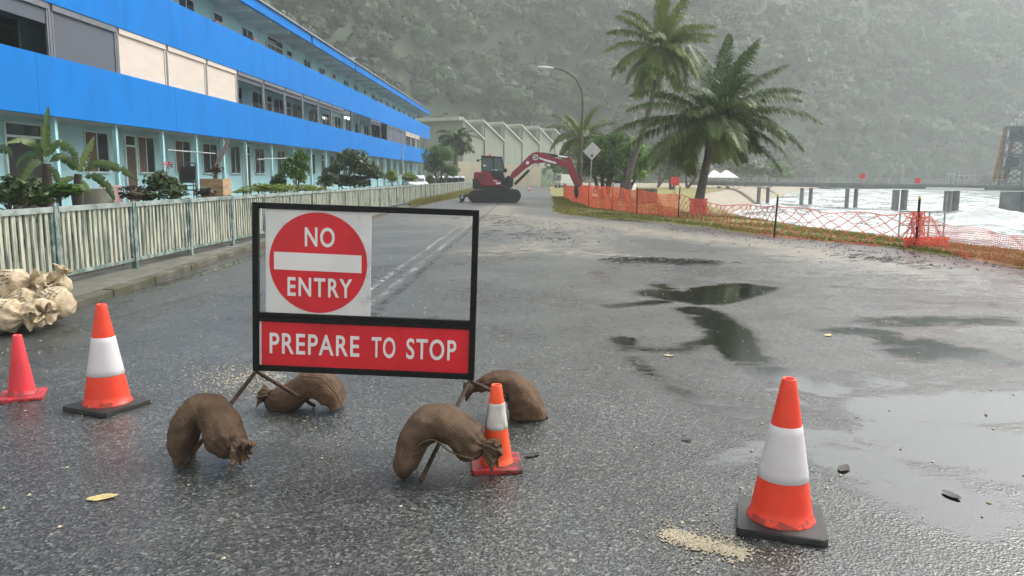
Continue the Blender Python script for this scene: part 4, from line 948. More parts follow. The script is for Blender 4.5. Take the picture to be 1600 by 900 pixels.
b = MB(); n = 64; vs = [sp(101 + 75.5 * math.cos(i * math.tau / n), 89 + 77 * math.sin(i * math.tau / n), .0035) for i in range(n)]; b.add(vs, [tuple(range(n))], False); part(b, 'red_disc', MAT['sign_red'], pan, fix=True)
b = MB(); vs = [sp(u, v, .005) for u, v in ((33, 74), (168, 75), (168, 102), (33, 101))]; b.add(vs, [(0, 1, 2, 3)], False); part(b, 'white_bar', MAT['sign_text'], pan)
b = MB(); sbox(b, 13, 182.5, 335.2, 250.8, -.004, .002); pan2 = part(b, 'message_panel', MAT['sign_red'], sign, fix=True)
b = MB(); sbox(b, 9.7, 182.5, 12.9, 250.8, -.004, .0015); part(b, 'panel_edge', MAT['sign_white'], sign, fix=True)
def lettering(text, u0, u1, v0, v1, d, parent, gap=1.0, weight=.012):
    cu = bpy.data.curves.new('lettering', 'FONT'); cu.body = text; cu.size = 1; cu.offset = weight; cu.space_character = gap; cu.resolution_u = 6
    o = bpy.data.objects.new('lettering', cu); COL.objects.link(o); dg = bpy.context.evaluated_depsgraph_get(); me = bpy.data.meshes.new_from_object(o.evaluated_get(dg))
    bpy.data.objects.remove(o); co = np.array([v.co[:] for v in me.vertices]); lo, hi = co.min(0), co.max(0)
    b = MB(); vs = [sp(u0 + (c[0] - lo[0]) / (hi[0] - lo[0]) * (u1 - u0), v1 - (c[1] - lo[1]) / (hi[1] - lo[1]) * (v1 - v0), d) for c in co]
    b.add(vs, [tuple(p.vertices) for p in me.polygons], False); return part(b, 'lettering', MAT['sign_text'], parent)
lettering('NO', 80.5, 126.5, 34.5, 64.5, .0055, pan, 1.12, .02); lettering('ENTRY', 54, 154, 112, 141, .0055, pan, 1.18, .02)
for word, u0, u1 in (('PREPARE', 26, 166), ('TO', 185, 222), ('STOP', 239, 316)): lettering(word, u0, u1, 199.5, 232, .0045, pan2, 1.14, .016)
feet = dict(l=((287, 726), (491, 634)), r=((657, 753), (862, 640)))
legs = []
for key, apex in (('l', sp(4, 262)), ('r', sp(338, 262))):
    f1 = g(*feet[key][0], .012); f2 = g(*feet[key][1], .012) if key == 'l' else Vector((.02, 5.12, .012)); ap = apex
    b = MB(); b.tube([f1, f1 + (ap - f1) * .5, ap + (f1 - ap).normalized() * .03, ap + Vector((0, 0, .004)), ap + (f2 - ap).normalized() * .03, f2], .0125, 10); lg = part(b, 'leg', MAT['rust'], sign)
    b = MB(); b.bar(ap + Vector((0, 0, -.01)), ap + Vector((0, 0, .05)), .022); part(b, 'leg_socket', MAT['black'], lg); legs.append((f1, ap, f2))

# ------------------------------------------------------------------ sacks
def catmull(P, n):
    P = [np.array(p, float) for p in P]; P = [2 * P[0] - P[1]] + P + [2 * P[-1] - P[-2]]; out = []; k = len(P) - 3
    for i in range(n):
        t = i / (n - 1) * k; j = min(int(t), k - 1); t -= j; a, b_, c, d = P[j:j + 4]
        out.append(.5 * (2 * b_ + (c - a) * t + (2 * a - 5 * b_ + 4 * c - d) * t * t + (3 * b_ - a - 3 * c + d) * t ** 3))
    return np.array(out)
def noisy(p, sc): return mnoise.noise(Vector(p) * sc)
def sweep_sack(path, rin, rout, side, n=64, m=36, wr=.012, seed=0, floor=.004, neck_end=True):
    """a filled sack bent along a path; rin = half thickness in the plane of the bend, rout = half thickness along `side`"""
    C_ = catmull(path, n); ri = catmull([(r,) for r in rin], n)[:, 0]; ro = catmull([(r,) for r in rout], n)[:, 0]; side = Vector(side).normalized(); V = []
    for i in range(n):
        t = Vector(C_[min(i + 1, n - 1)] - C_[max(i - 1, 0)]).normalized(); nn = side.cross(t).normalized(); s2 = t.cross(nn)
        for j in range(m):
            a = math.tau * j / m; ca, sa = math.cos(a), math.sin(a); e = .82
            u = math.copysign(abs(ca) ** e, ca) * ri[i]; w = math.copysign(abs(sa) ** e, sa) * ro[i]
            p = Vector(C_[i]) + nn * u + s2 * w
            q = p + Vector((seed * 3.1, 0, 0)); dsp = noisy(q, 7) * wr * 1.6 + noisy(q, 18) * wr * .9 + abs(noisy(Vector((q.x, q.y * .4, q.z * 1.4)), 13)) * -wr * .9
            tt = i / (n - 1)
            if neck_end: dsp += math.sin(a * 11 + seed + 3 * noisy(q, 9)) * wr * 1.25 * sstep(.58, .97, tt)
            dsp += math.sin(tt * 46 + 3 * noisy(q, 6)) * wr * .30 * (ca < -.2)   # creases on the inside of the bend
            d_ = (p - Vector(C_[i])); d_ = d_.normalized() if d_.length > 1e-6 else d_; p = p + d_ * float(dsp)
            if p.z < floor: p.z = floor + .15 * max(-.02, p.z - floor) * 0
            V.append(p)
    b = MB(); fs = [(i * m + j, i * m + (j + 1) % m, (i + 1) * m + (j + 1) % m, (i + 1) * m + j) for i in range(n - 1) for j in range(m)]
    b.add(V, fs, True); b.add(V[:m], [tuple(range(m))[::-1]], False); b.add(V[-m:], [tuple(range(m))], False)
    return b, C_, side
def frill(base, dirv, r0, r1, L_, seed=0, m=72, n=9, ruffle=.28):
    """the gathered cloth beyond the tie"""
    d = Vector(dirv).normalized(); x = d.orthogonal().normalized(); y = d.cross(x); b = MB(); V = []
    for i in range(n):
        t = i / (n - 1)
        for j in range(m):
            a = math.tau * j / m; k_ = 1 + ruffle * .7 * t * math.sin(a * 4 + seed) + .20 * t * math.sin(a * 9 + seed * 2.3) + .20 * t * math.sin(a * 15 + 3 * t)
            r = (r0 + (r1 - r0) * t ** .75) * k_; ln = L_ * t * (1 + .16 * math.sin(a * 2 + seed * 1.7) + .05 * math.sin(a * 8 + seed)) + .10 * r1 * math.sin(a * 5 + t * 5)
            p = Vector(base) + d * ln + (x * math.cos(a) + y * math.sin(a)) * r
            p.z -= t * t * L_ * .45
            if p.z < .004: p.z = .004
            V.append(p)
    b.add(V, [(i * m + j, i * m + (j + 1) % m, (i + 1) * m + (j + 1) % m, (i + 1) * m + j) for i in range(n - 1) for j in range(m)], True); return b
def px_path(pts, Y): return [at(x, y, Y) for x, y in pts]
HB = []
def hessian_bag(label, pts, rin_px, rout, Y, side, fr, seed, wr=.011, seam=None, tie=True):
    P = px_path(pts, Y) if not hasattr(Y, '__len__') else [at(x, y, yy) for (x, y), yy in zip(pts, Y)]
    Ym = Y if not hasattr(Y, '__len__') else sum(Y) / len(Y); k_ = Ym / F_PX * 1.0
    base = sum(P, Vector()) / len(P); t = empty('hessian_sandbag', (base.x, base.y, 0), label, 'sandbag', 'brown sandbags over the sign legs')
    b, C_, sd_ = sweep_sack(P, [r * k_ for r in rin_px], rout, side, seed=seed, wr=wr); part(b, 'sack', MAT['hessian'], t)
    fp, fd, r0, r1, L_ = fr; b = frill(fp, fd, r0, r1, L_, seed); part(b, 'tied_neck', MAT['hessian'], t)
    if tie: 
        d = Vector(fd).normalized(); x = d.orthogonal().normalized(); y = d.cross(x); b = MB(); c = Vector(fp) + d * .006
        b.tube([c + (x * math.cos(a) + y * math.sin(a)) * (r0 * 1.12) for a in np.linspace(0, math.tau, 20)], .006, 6); part(b, 'tie', MAT['twig'], t)
    if seam:
        pts_ = [at(x, y, yy) for x, y, yy in seam]; b = MB(); b.tube([Vector(q) for q in catmull(pts_, 30)], .0045, 6); part(b, 'seam', MAT['hessian'], t)
    return t
hessian_bag('brown hessian sandbag arched over the front left leg of the sign', [(292, 722), (287, 695), (293, 658), (318, 635), (342, 655), (355, 690), (361, 710)], [3, 14, 20, 23, 24, 28, 14], [.10, .13, .135, .125, .12, .125, .06], [4.06, 4.06, 4.08, 4.12, 4.10, 4.04, 4.0], (0.12, 1, 0), (at(368, 694, 3.93), (.55, -.35, -.25), .035, .065, .060), 1)
hessian_bag('brown hessian sandbag over the front right sign leg, its neck against the small cone', [(634, 742), (636, 718), (650, 680), (682, 658), (714, 672), (738, 694), (758, 700)], [4, 21, 26, 27, 27, 27, 10], [.06, .15, .16, .15, .145, .12, .03], [3.93, 3.93, 3.95, 3.97, 3.95, 3.93, 3.92], (0, 1, 0), (at(755, 699, 3.91), (1, -.25, -.15), .03, .070, .075), 2, seam=[(640, 718, 3.80), (656, 694, 3.79), (680, 688, 3.795), (704, 706, 3.79), (740, 718, 3.80)])
hessian_bag('brown hessian sandbag slumped over the rear left leg of the sign', [(531, 632), (520, 615), (500, 601), (480, 605), (458, 618), (432, 624), (416, 616)], [8, 19, 22, 21, 22, 18, 6], [.14, .15, .14, .13, .12, .10, .03], 5.08, (0, 1, 0), (at(419, 617, 5.06), (-1, -.2, .35), .028, .058, .065), 3, seam=[(470, 588, 4.96), (500, 592, 4.93), (522, 612, 4.93), (535, 634, 4.95)], tie=False)
hessian_bag('brown hessian sandbag hanging over the rear right leg of the sign behind the small cone', [(826, 660), (824, 645), (817, 622), (800, 603), (778, 596), (756, 600), (738, 606)], [30, 29, 26, 21, 16, 11, 5], [.07, .13, .16, .15, .12, .07, .03], 4.98, (0, 1, 0), (at(741, 605, 4.96), (-1, -.1, -.05), .022, .05, .065), 4)

def tan_bag(label, c, L_, W, H_, yaw, pitch, seed, neck=1):
    t = empty('tan_sandbag', (c[0], c[1], max(0, c[2] - H_ / 2)), label, 'sandbag', 'tan sandbags heaped on the kerb')
    n, m = 34, 36; rot = Matrix.Rotation(yaw, 3, 'Z') @ Matrix.Rotation(pitch, 3, 'Y'); V = []; c = Vector(c)
    def P(u, a, off=0.0):
        if u < .62: rr_ = (1 - abs((u - .12) / 1.12 if u < .12 else (u - .12) / .95) ** 2.6) ** .55
        else: rr_ = max(.13, .88 * (1 - ((u - .62) / .30)) ** 1.0 + .13 * min(1, (u - .62) / .30)) if u < .92 else .13 + .42 * ((u - .92) / .3)
        q = Vector((u * L_ / 2, math.cos(a) * W / 2 * rr_, math.copysign(abs(math.sin(a)) ** .85, math.sin(a)) * H_ / 2 * rr_))
        s_ = q + Vector((seed * 2.7, seed, 0)); d = noisy(s_, 6) * .035 + noisy(s_, 15) * .018 + math.sin(a * 8 + seed + 3 * noisy(s_, 7)) * .014 * float(sstep(.3, .75, u)) + (.035 * math.sin(a * 5 + seed) if u > .93 else 0)
        rad = Vector((0, math.cos(a), math.sin(a))); return c + rot @ (q + rad * (d + off))
    us = list(np.linspace(-.995, .92, n - 6)) + list(np.linspace(.94, 1.22, 6))
    for u in us:
        for j in range(m):
            p = P(u, math.tau * j / m); 
            lo = (.105 if p.x < -5.3 else .004)
            if p.z < lo: p.z = lo
            V.append(p)
    b = MB(); b.add(V, [(i * m + j, i * m + (j + 1) % m, (i + 1) * m + (j + 1) % m, (i + 1) * m + j) for i in range(n - 1) for j in range(m)], True); b.add(V[:m], [tuple(range(m))[::-1]], True)
    part(b, 'sack', MAT['sack'], t)
    b = MB(); rg_ = random.Random(seed)
    for row in range(5):                                   # rows of worn, unreadable print
        a = -math.pi * (.60 + .085 * row) if abs(yaw) < 1.5 else -math.pi * (.06 + .085 * row)
        u = -.52 + rg_.random() * .1
        while u < .42:
            w_ = rg_.uniform(.03, .075); 
            if rg_.random() < .8:
                vs = [P(u + w_ * i / 2, -a + s_ * .045, .004) for s_ in (-1, 1) for i in range(3)]
                b.add(vs, [(0, 1, 4, 3), (1, 2, 5, 4)], True)
            u += w_ + .022
    part(b, 'faded_print', MAT['sack_ink'], t)
    return t
tan_bag('large tan sandbag lowest and leftmost of the heap', at(-8, 492, 7.35), .62, .40, .34, R(8), R(6), 1)
tan_bag('tan sandbag in the front middle of the heap, its print facing the road', at(52, 490, 7.55), .52, .36, .28, R(-35), R(-8), 2)
tan_bag('small tan sandbag wedged in the middle of the heap behind the lowest bags', at(28, 476, 7.75), .44, .32, .26, R(30), R(-20), 7)
tan_bag('tan sandbag at the right end of the heap, bulging onto the road', at(88, 474, 7.85), .46, .34, .30, R(150), R(-14), 3)
tan_bag('tan sandbag topmost at the left of the heap', at(8, 448, 7.9), .58, .38, .36, R(12), R(-10), 4)
tan_bag('tan sandbag lying across the middle of the heap top', at(52, 452, 8.1), .50, .34, .26, R(-12), R(-16), 5)
tan_bag('tan sandbag at the back right of the heap against the fence, neck upwards', at(84, 452, 8.4), .44, .34, .30, R(20), R(-62), 6)

# ------------------------------------------------------------------ lamp, diamond sign, mast
lb = Vector((3.42, 52, 0)); t = empty('street_lamp', lb, 'rusty brown street lamp with a curved arm over the road', 'street lamp')
LP = [lb + Vector((0, 0, -.1)), at(908, 250, 52), at(910, 185, 52), at(910, 150, 52), at(905, 132, 52), at(895, 119, 52), at(880, 110, 52), at(864, 106, 52)]
P = [Vector(p) for p in catmull(LP, 40)]; b = MB(); b.tube(P, [.105 - .05 * min(1, i / 22) for i in range(40)], 12); part(b, 'pole', MAT['pole'], t)
b = MB(); a, c = at(866, 106.5, 52), at(839, 105, 52); d = c - a
prof = [(0, .05), (.12, .09), (.5, .14), (.85, .12), (1, .04)]; vs = []
for k_, r_ in prof:
    q = a + d * k_; vs += [q + Vector((0, math.cos(x) * r_ * 1.3, math.sin(x) * r_ * .75)) for x in np.linspace(0, math.tau, 13)[:-1]]
b.add(vs, [(i * 12 + j, i * 12 + (j + 1) % 12, (i + 1) * 12 + (j + 1) % 12, (i + 1) * 12 + j) for i in range(4) for j in range(12)], True); b.add(vs[-12:], [tuple(range(12))]); b.add(vs[:12], [tuple(range(12))[::-1]]); hd = part(b, 'lamp_head', MAT['lampgrey'], t)
b = MB(); q = a + d * .62; b.box((q.x, q.y, q.z - .10), (.5, .2, .05)); part(b, 'lens', MAT['lampgrey'], hd)
SY = 49.0; c = at(925, 236, SY); base = Vector((at(922, 300, SY).x, SY + .05, 0)); t = empty('diamond_sign', base, 'grey back of a diamond road sign on a thin post beside the lamp', 'road sign')
hw = 14.0 * SY / F_PX; b = MB(); b.prism([(c.x + .02, c.z + hw), (c.x + hw, c.z + .05), (c.x, c.z - hw), (c.x - hw, c.z - .03)], SY - .012, SY + .012); part(b, 'plate', MAT['alu'], t, bevel=.004, fix=True)
b = MB(); b.tube([base + Vector((0, .03, -.1)), Vector((c.x, SY + .06, c.z + .3))], .035, 10); part(b, 'post', MAT['steel'], t)
b = MB(); b.box((c.x, SY - .025, c.z - .28), (.14, .02, .12)); b.box((c.x, SY - .025, c.z - .12), (.05, .02, .05)); part(b, 'bracket', MAT['machine_dark'], t)
mp = at(629, 300, 52); t = MB(); t.tube([(mp.x, 52, .3), (mp.x + .02, 52, at(629, 226, 52).z)], .045, 8); tag(t.build('garden_pole', MAT['steel'], origin=(mp.x, 52, .3)), 'thin grey metal pole standing behind the fence near the flats', 'pole')

# ------------------------------------------------------------------ cars half hidden at the edges
def car(loc, rz, label, paint='carpaint', van=False):
    t = empty('parked_car', loc, label, 'car', 'cars parked in the distance', rz); Bd = lambda mb, n, m, p=None, **k: mb.build(n, m, p or t, local=True, **k)
    low = [(-2.05, .35), (-2.08, .78), (-1.98, .95), (.85, .95), (1.75, .86), (2.05, .66), (2.08, .35)]; up = [(-1.95, .94), (-1.68, 1.45), (.15, 1.47), (.95, .94)]
    if van: up = [(-2.0, .94), (-1.9, 1.85), (.75, 1.85), (1.4, .94)]
    b = MB(); b.prism(low, -.85, .85); b.prism(up, -.74, .74); Bd(b, 'body', MAT[paint], bevel=.05, fix=True)
    b = MB()
    gl = [(x * .92 - .02, 1.0 + (z - .94) * .82) for x, z in up]
    b.prism(gl, -.752, .752); Bd(b, 'side_windows', MAT['glass'], fix=True)
    b = MB(); x0, z0 = up[3]; x1, z1 = up[2]; b.add([(x0 + .012, -.66, z0 + .05), (x0 + .012, .66, z0 + .05), (x1 + .02, .62, z1 - .06), (x1 + .02, -.62, z1 - .06)], [(0, 1, 2, 3)]); Bd(b, 'windscreen', MAT['glass'])
    for x in (-1.25, 1.3):
        for y in (-.8, .8):
            b = MB(); b.tube([(x, y - .1, .32), (x, y + .1, .32)], .32, 18); w = Bd(b, 'wheel', MAT['tyre']); b = MB(); b.tube([(x, y - .105, .32), (x, y + .105, .32)], .19, 14); Bd(b, 'rim', MAT['lampgrey'], w)
    for y in (-.62, .62): b = MB(); b.box((2.05, y, .68), (.08, .3, .13)); Bd(b, 'headlight', MAT['lampgrey'])
    return t
car(at(650, 291, 70) * 1 + Vector((0, 0, 0)), R(-75), 'white car nosing out below the far end of the blue flats'); bpy.data.objects['parked_car'].location.z = .10
car((7.6, 72, 0), R(160), 'pale car half hidden under the dark green tree'); p = at(880, 288, 108); car((p.x, 108, 0), R(100), 'white van standing beyond the digger bucket', van=True)
for i, px in enumerate((676, 690, 702, 712, 721)):
    p = at(px, 284, 78); t = empty('wheelie_bin', (p.x, 78 + .1 * i, .45), ['dark bin with a pale lid, leftmost of the row under the palm', 'dark bin with a pale lid, second in the row under the palm', 'dark bin with a pale lid, middle of the row under the palm', 'dark bin with a pale lid, fourth in the row under the palm', 'dark bin with a pale lid, rightmost of the row under the palm'][i], 'bin', 'bins behind the fence')
    b = MB(); c = Vector((p.x, 78 + .1 * i, .45)); b.box(c + Vector((0, 0, .45)), (.52, .6, .9)); part(b, 'bin_body', MAT['machine_dark'], t, bevel=.03)
    b = MB(); b.lathe([(.30, .0), (.30, .06), (.24, .16), (0, .2)], 14, c + Vector((0, 0, .90))); part(b, 'lid', MAT['white'], t)

# ------------------------------------------------------------------ barrier mesh on star pickets
NODES = [((881, 310), 287, 285), ((919, 325), 289, 281), ((956, 330), 291, 285), ((995, 336), 297, 290), ((1059, 342), 304, 289), ((1209, 371), 321, 303), ((1430, 389), 335, 306), ((1640, 428), 374, 350)]
GP = [g(*n[0]) for n in NODES]; GT = [at(n[0][0], n[1], p.y).z for n, p in zip(NODES, GP)]; GH = [at(n[0][0], n[2], p.y).z for n, p in zip(NODES, GP)]
nf = empty('barrier_mesh_fence', GP[4], 'orange plastic barrier mesh strung on black star pickets along the verge', 'fence')
for i, (p, h) in enumerate(zip(GP, GH)):
    b = MB(); tl = Vector((random.uniform(-.03, .05), 0, 0)); b.bar(p + Vector((0, 0, -.1)), p + tl + Vector((0, 0, h - .06)), .035); b.bar(p + Vector((.012, -.012, -.1)), p + tl + Vector((.012, -.012, h - .06)), .05, .012); pp = part(b, 'picket_post', MAT['picket_post'], nf)
    b = MB(); b.lathe([(.03, h - .075), (.036, h - .03), (.02, h)], 10, p + tl); part(b, 'post_cap', MAT['cap'], pp)
def net_point(i, s, t):
    """s along the span 0..1, t up 0..1"""
    p, q = GP[i], GP[i + 1]; base = p.lerp(q, s); h = GT[i] + (GT[i + 1] - GT[i]) * s
    sag = -.16 * math.sin(math.pi * s) * t * min(1, (q - p).length / 8); d = (q - p).normalized(); nn = Vector((d.y, -d.x, 0))
    z = .02 + (h - .02) * t + sag + .03 * math.sin(s * 17 + i * 2) * t
    return Vector((base.x, base.y, max(.02, z))) - nn * (.02 + .14 * math.sin(s * 9 + t * 3 + i) * math.sin(math.pi * s) + .06 * math.sin(s * 31 + t * 5) * math.sin(math.pi * s))
def strand(mb, pts, w):
    """thin square-ish strand"""
    mb.tube(pts, w * .6, 3, False)
for i in range(len(GP) - 1):
    Ls = (GP[i + 1] - GP[i]).length; b = MB()
    if i in (4, 5):                                          # pulled out into large diamonds
        nd = max(6, int(Ls / .42)); rows = 5
        for k_ in range(-rows, nd + rows + 1):
            for sg in (1, -1):
                pts = []
                for t in np.linspace(0, 1, 9):
                    s_ = (k_ + sg * t * rows * .55 + .12 * math.sin(k_ * 1.7 + t * 6)) / nd
                    if -.001 <= s_ <= 1.001: pts.append(net_point(i, s_, t))
                if len(pts) > 1: strand(b, pts, .019)
        for t in (0, 1): strand(b, [net_point(i, s_, t) for s_ in np.linspace(0, 1, 40)], .025)
        mt = MAT['net_faded']
    else:
        gx = .085 if i < 4 else .07; nv_ = int(Ls / gx); rows = 15 if i < 4 else 15; wd = .033 if i < 4 else .012
        for k_ in range(nv_ + 1): strand(b, [net_point(i, k_ / nv_, t) for t in np.linspace(0, 1, 5)], wd * .6)
        for r_ in range(rows + 1): strand(b, [net_point(i, s_, r_ / rows) for s_ in np.linspace(0, 1, int(Ls * 2.2) + 6)], wd)
        mt = MAT['net'] if i < 4 else MAT['net_faded']
    part(b, 'mesh_panel', mt, nf)
def bunch(c, w, h, n, mt, seed):
    rg_ = random.Random(seed); b = MB()
    for k_ in range(n):
        x = rg_.uniform(-w, w); pts = []; 
        for t in np.linspace(0, 1, 7): pts.append(Vector(c) + Vector((x * (1 - .5 * t * (seed % 2)) + rg_.uniform(-.05, .05), rg_.uniform(-.10, .06), .02 + h * t)))
        strand(b, pts, .018)
    for k_ in range(n // 2):
        z = rg_.uniform(.02, h); pts = [Vector(c) + Vector((x, rg_.uniform(-.1, .06), z + rg_.uniform(-.04, .04))) for x in np.linspace(-w, w, 6)]; strand(b, pts, .018)
    return part(b, 'bunched_mesh', mt, nf)
c = g(1430, 389); bunch(c, .30, .85, 20, MAT['net_faded'], 3); bunch(c + Vector((.28, .1, 0)), .50, .26, 46, MAT['net'], 2)
c = g(1087, 337); bunch(c + Vector((0, -.45, 0)), .36, .72, 60, MAT['net_faded'], 4)
# guard rail frame down by the water beside the last picket
c = g(1440, 383); c = Vector((9.7, 19.6, -.2)); b = MB(); X0, X1 = at(1407, 330, 20).x, at(1477, 330, 20).x; Zt = at(1407, 330, 20).z
for x in (X0, at(1453, 330, 20).x, X1): b.tube([(x, 20, -.6), (x, 20, Zt + (.45 if x == X1 else 0))], .022, 8)
for z in (Zt, Zt - .35): b.tube([(X0, 20, z), (X1, 20, z)], .02, 8)
b.tube([(X0 - .25, 20, -.3), (at(1445, 330, 20).x, 20, Zt)], .02, 8); tag(b.build('water_railing', MAT['steel'], origin=(X0, 20, -.6)), 'thin grey pipe railing above the surf behind the mesh fence', 'railing')
p = at(1010, 305, 45); b = MB(); b.box((p.x, 45, .45), (1.15, .7, 1.0)); tag(b.build('concrete_block', MAT['concrete'], origin=(p.x, 45, 0), bevel=.03), 'grey concrete block on the verge behind the orange mesh', 'block')
p = at(1055, 283, 70); b = MB(); b.box((p.x, 70, p.z), (.75, .06, .75)); tag_ = b; o = b.build('warning_board', MAT['red'], origin=(p.x, 70, 0)); tag(o, 'red warning board on the shore left of the leaning palm', 'sign')
b = MB(); b.bar((p.x, 70.06, -.2), (p.x, 70.06, p.z + .2), .07); b.build('post', MAT['steel'], o)

# ================================================================== PALMS, TREES, PLANTS
def frond_arrays(start, az, el, L_, droop, rg, n=110, leaf=.9, wind=(.25, 0, -.1), tone=.3, curl=.0, width=.062):
    """a feather frond: a bending rachis with two rows of hanging leaflets; returns verts, quads, shade and the rachis line"""
    h = np.array([math.sin(az), math.cos(az), 0]); up = np.array([0, 0, 1.0]); side0 = np.array([h[1], -h[0], 0])
    N = 26; pts = [np.array(start, float)]; e = el
    for i in range(N - 1):
        t = i / (N - 1); d = h * math.cos(e) + up * math.sin(e) + side0 * curl * t + np.array(wind) * t * .35; d /= np.linalg.norm(d)
        pts.append(pts[-1] + d * L_ / (N - 1)); e -= droop * (.35 + 1.3 * t) / (N - 1)
    P = np.array(pts); V, Fq, Sh = [], [], []
    for s in (-1, 1):
        for k in range(n):
            t = .13 + .87 * (k + rg.random() * .6) / n; x = t * (N - 1); j = min(int(x), N - 2); q = P[j] + (P[j + 1] - P[j]) * (x - j)
            tg = P[j + 1] - P[j]; tg /= np.linalg.norm(tg); sd = np.cross(tg, up); sd /= np.linalg.norm(sd) + 1e-9; nn = np.cross(sd, tg)
            ll = leaf * (math.sin(math.pi * min(1, .16 + .80 * t)) ** .7) * rg.uniform(.65, 1.15)
            d1 = sd * s * rg.uniform(.75, 1.0) + tg * rg.uniform(.45, .8) + nn * rg.uniform(-.05, .3); d1 /= np.linalg.norm(d1)
            d2 = d1 * .55 + tg * .18 + np.array([0, 0, -1.0]) * rg.uniform(.4, 1.7) + np.array(wind) * rg.uniform(.5, 2.2); d2 /= np.linalg.norm(d2)
            wv = np.cross(d1, nn); wv /= np.linalg.norm(wv) + 1e-9; w = width * rg.uniform(.7, 1.15)
            m = q + d1 * ll * .5; tip = m + d2 * ll * .5; o = len(V)
            V += [q - wv * w * .35, q + wv * w * .35, m + wv * w * .6, m - wv * w * .6, tip + wv * w * .12, tip - wv * w * .12]
            Fq += [(o, o + 1, o + 2, o + 3), (o + 3, o + 2, o + 4, o + 5)]
            sh = tone + rg.normal() * .10 + .25 * (t > .93) * rg.random(); Sh += [sh] * 4 + [sh + .22 * rg.random()] * 2
    return np.array(V), np.array(Fq), np.array(Sh), P
def palm(name, label, trunk_pts, radii, fronds, seed, group='palms by the shore', coconuts=True, leaf=.9, n=110, width=.042, cat='palm tree', trunk_mat='trunk'):
    base = Vector(trunk_pts[0]); t = empty(name, base, label, cat, group); rg = np.random.default_rng(seed)
    C_ = catmull(trunk_pts, 40); rr_ = catmull([(r,) for r in radii], 40)[:, 0]
    rr_ = [r * (1 + .035 * (i % 2)) for i, r in enumerate(rr_)]
    b = MB(); b.tube([Vector(p) for p in C_], rr_, 14); part(b, 'trunk', MAT[trunk_mat], t)
    top = C_[-1]
    for az, el, L_, droop, tone, curl in fronds:
        V, Fq, Sh, P = frond_arrays(top + rg.normal(size=3) * .06, az, el, L_, droop, rg, n, leaf, tone=tone, curl=curl, width=width)
        k0 = len(V); rv = []; rf = []
        for i, p in enumerate(P):
            r = .034 * (1 - .85 * i / len(P)) * (L_ / 3.6); rv += [p + np.array([r, 0, 0]), p + np.array([-r * .5, r * .87, 0]), p + np.array([-r * .5, -r * .87, 0])]
        # rachis ring is laid across the growth direction well enough for its size
        for i in range(len(P) - 1):
            for j in range(3): a = k0 + i * 3 + j; c = k0 + i * 3 + (j + 1) % 3; rf.append((a, c, c + 3, a + 3))
        np_mesh('frond', np.concatenate([V, np.array(rv)]), np.concatenate([Fq, np.array(rf)]), FOL['palm'], False, dict(shade=np.concatenate([Sh, np.full(len(rv), tone + .25)])), parent=t)
    if coconuts:
        b = MB()
        for i in range(7): a = i * .9; c = Vector(top) + Vector((math.cos(a) * .22, math.sin(a) * .22, -.22 - .08 * (i % 3))); b.lathe([(0, -.13), (.10, -.05), (.11, .03), (0, .13)], 10, c)
        part(b, 'coconut_bunch', MAT['coconut'], t)
    return t
def fan(n, seed, L_=(3.4, 4.3), az_bias=0.0, elr=(-.15, 1.25), dr=(.9, 1.7), tone=(.12, .5)):
    rg = random.Random(seed); out = []
    for i in range(n):
        f = i / n; az = i * 2.39996 + az_bias + rg.uniform(-.15, .15); el = elr[1] + (elr[0] - elr[1]) * f ** .8 + rg.uniform(-.1, .1)
        out.append((az, el, rg.uniform(*L_) * (1 - .18 * (f > .8)), rg.uniform(*dr) * (.65 + .6 * f), rg.uniform(*tone) + .12 * (f > .75), rg.uniform(-.18, .18)))
    return out
PY = 34.0
E_ = math.pi / 2
main_fr = [(.35, 1.30, 4.3, .35, .15, 0), (1.15, 1.22, 4.2, .4, .2, .05), (-.6, 1.22, 4.0, .5, .15, 0), (2.6, 1.2, 3.8, .6, .25, 0), (E_, .95, 4.0, .65, .2, .1), (-E_, .98, 4.1, .95, .25, -.05), (-E_ + .5, .75, 4.2, 1.15, .3, -.1), (E_ - .2, .62, 4.4, .95, .35, 0),
           (E_ + .3, .40, 4.5, 1.15, .4, 0), (-E_ - .3, .45, 4.3, .9, .3, .1), (-E_ + .15, .22, 4.5, .75, .3, 0), (E_ + .05, .10, 4.3, 1.15, .2, 0), (E_ - .4, .25, 4.1, 1.25, .3, .1), (-E_, .0, 4.3, .95, .32, 0), (-E_ - .5, -.1, 3.9, .9, .4, 0),
           (E_ + .5, -.15, 3.9, 1.0, .2, 0), (3.0, .55, 3.8, 1.2, .35, 0), (3.4, .2, 3.4, 1.2, .35, 0), (2.4, .25, 3.6, 1.2, .3, 0), (.2, .5, 3.9, 1.1, .3, 0), (-.3, .15, 3.8, 1.1, .3, 0), (.7, .2, 3.9, 1.1, .25, 0), (E_ + .15, -.35, 3.7, .8, .15, 0), (-E_ + .35, -.3, 3.9, .7, .45, 0),
           (-2.6, .7, 3.8, 1.2, .3, 0), (2.0, .75, 4.0, 1.1, .3, 0), (-E_ - .15, -.45, 3.2, .5, .6, 0), (3.1, -.5, 2.4, .6, .75, 0), (1.0, -.55, 2.6, .6, .3, 0)]
palm('coconut_palm', 'leaning coconut palm with drooping dark fronds and orange mesh round its foot', [g(1088, 336) + Vector((0, 0, -.1)), at(1094, 305, PY), at(1103, 260, PY), at(1110, 225, PY), at(1115, 192, PY)], [.27, .20, .165, .15, .13], main_fr + fan(13, 77, (3.0, 3.9), .4, (-.3, 1.1), (1.0, 1.7), (.1, .4)) + [(2.0, -.9, 2.2, .3, .9, .1), (-1.1, -.95, 2.0, .3, 1.0, 0), (.3, -.8, 2.1, .4, .85, 0)], 3)
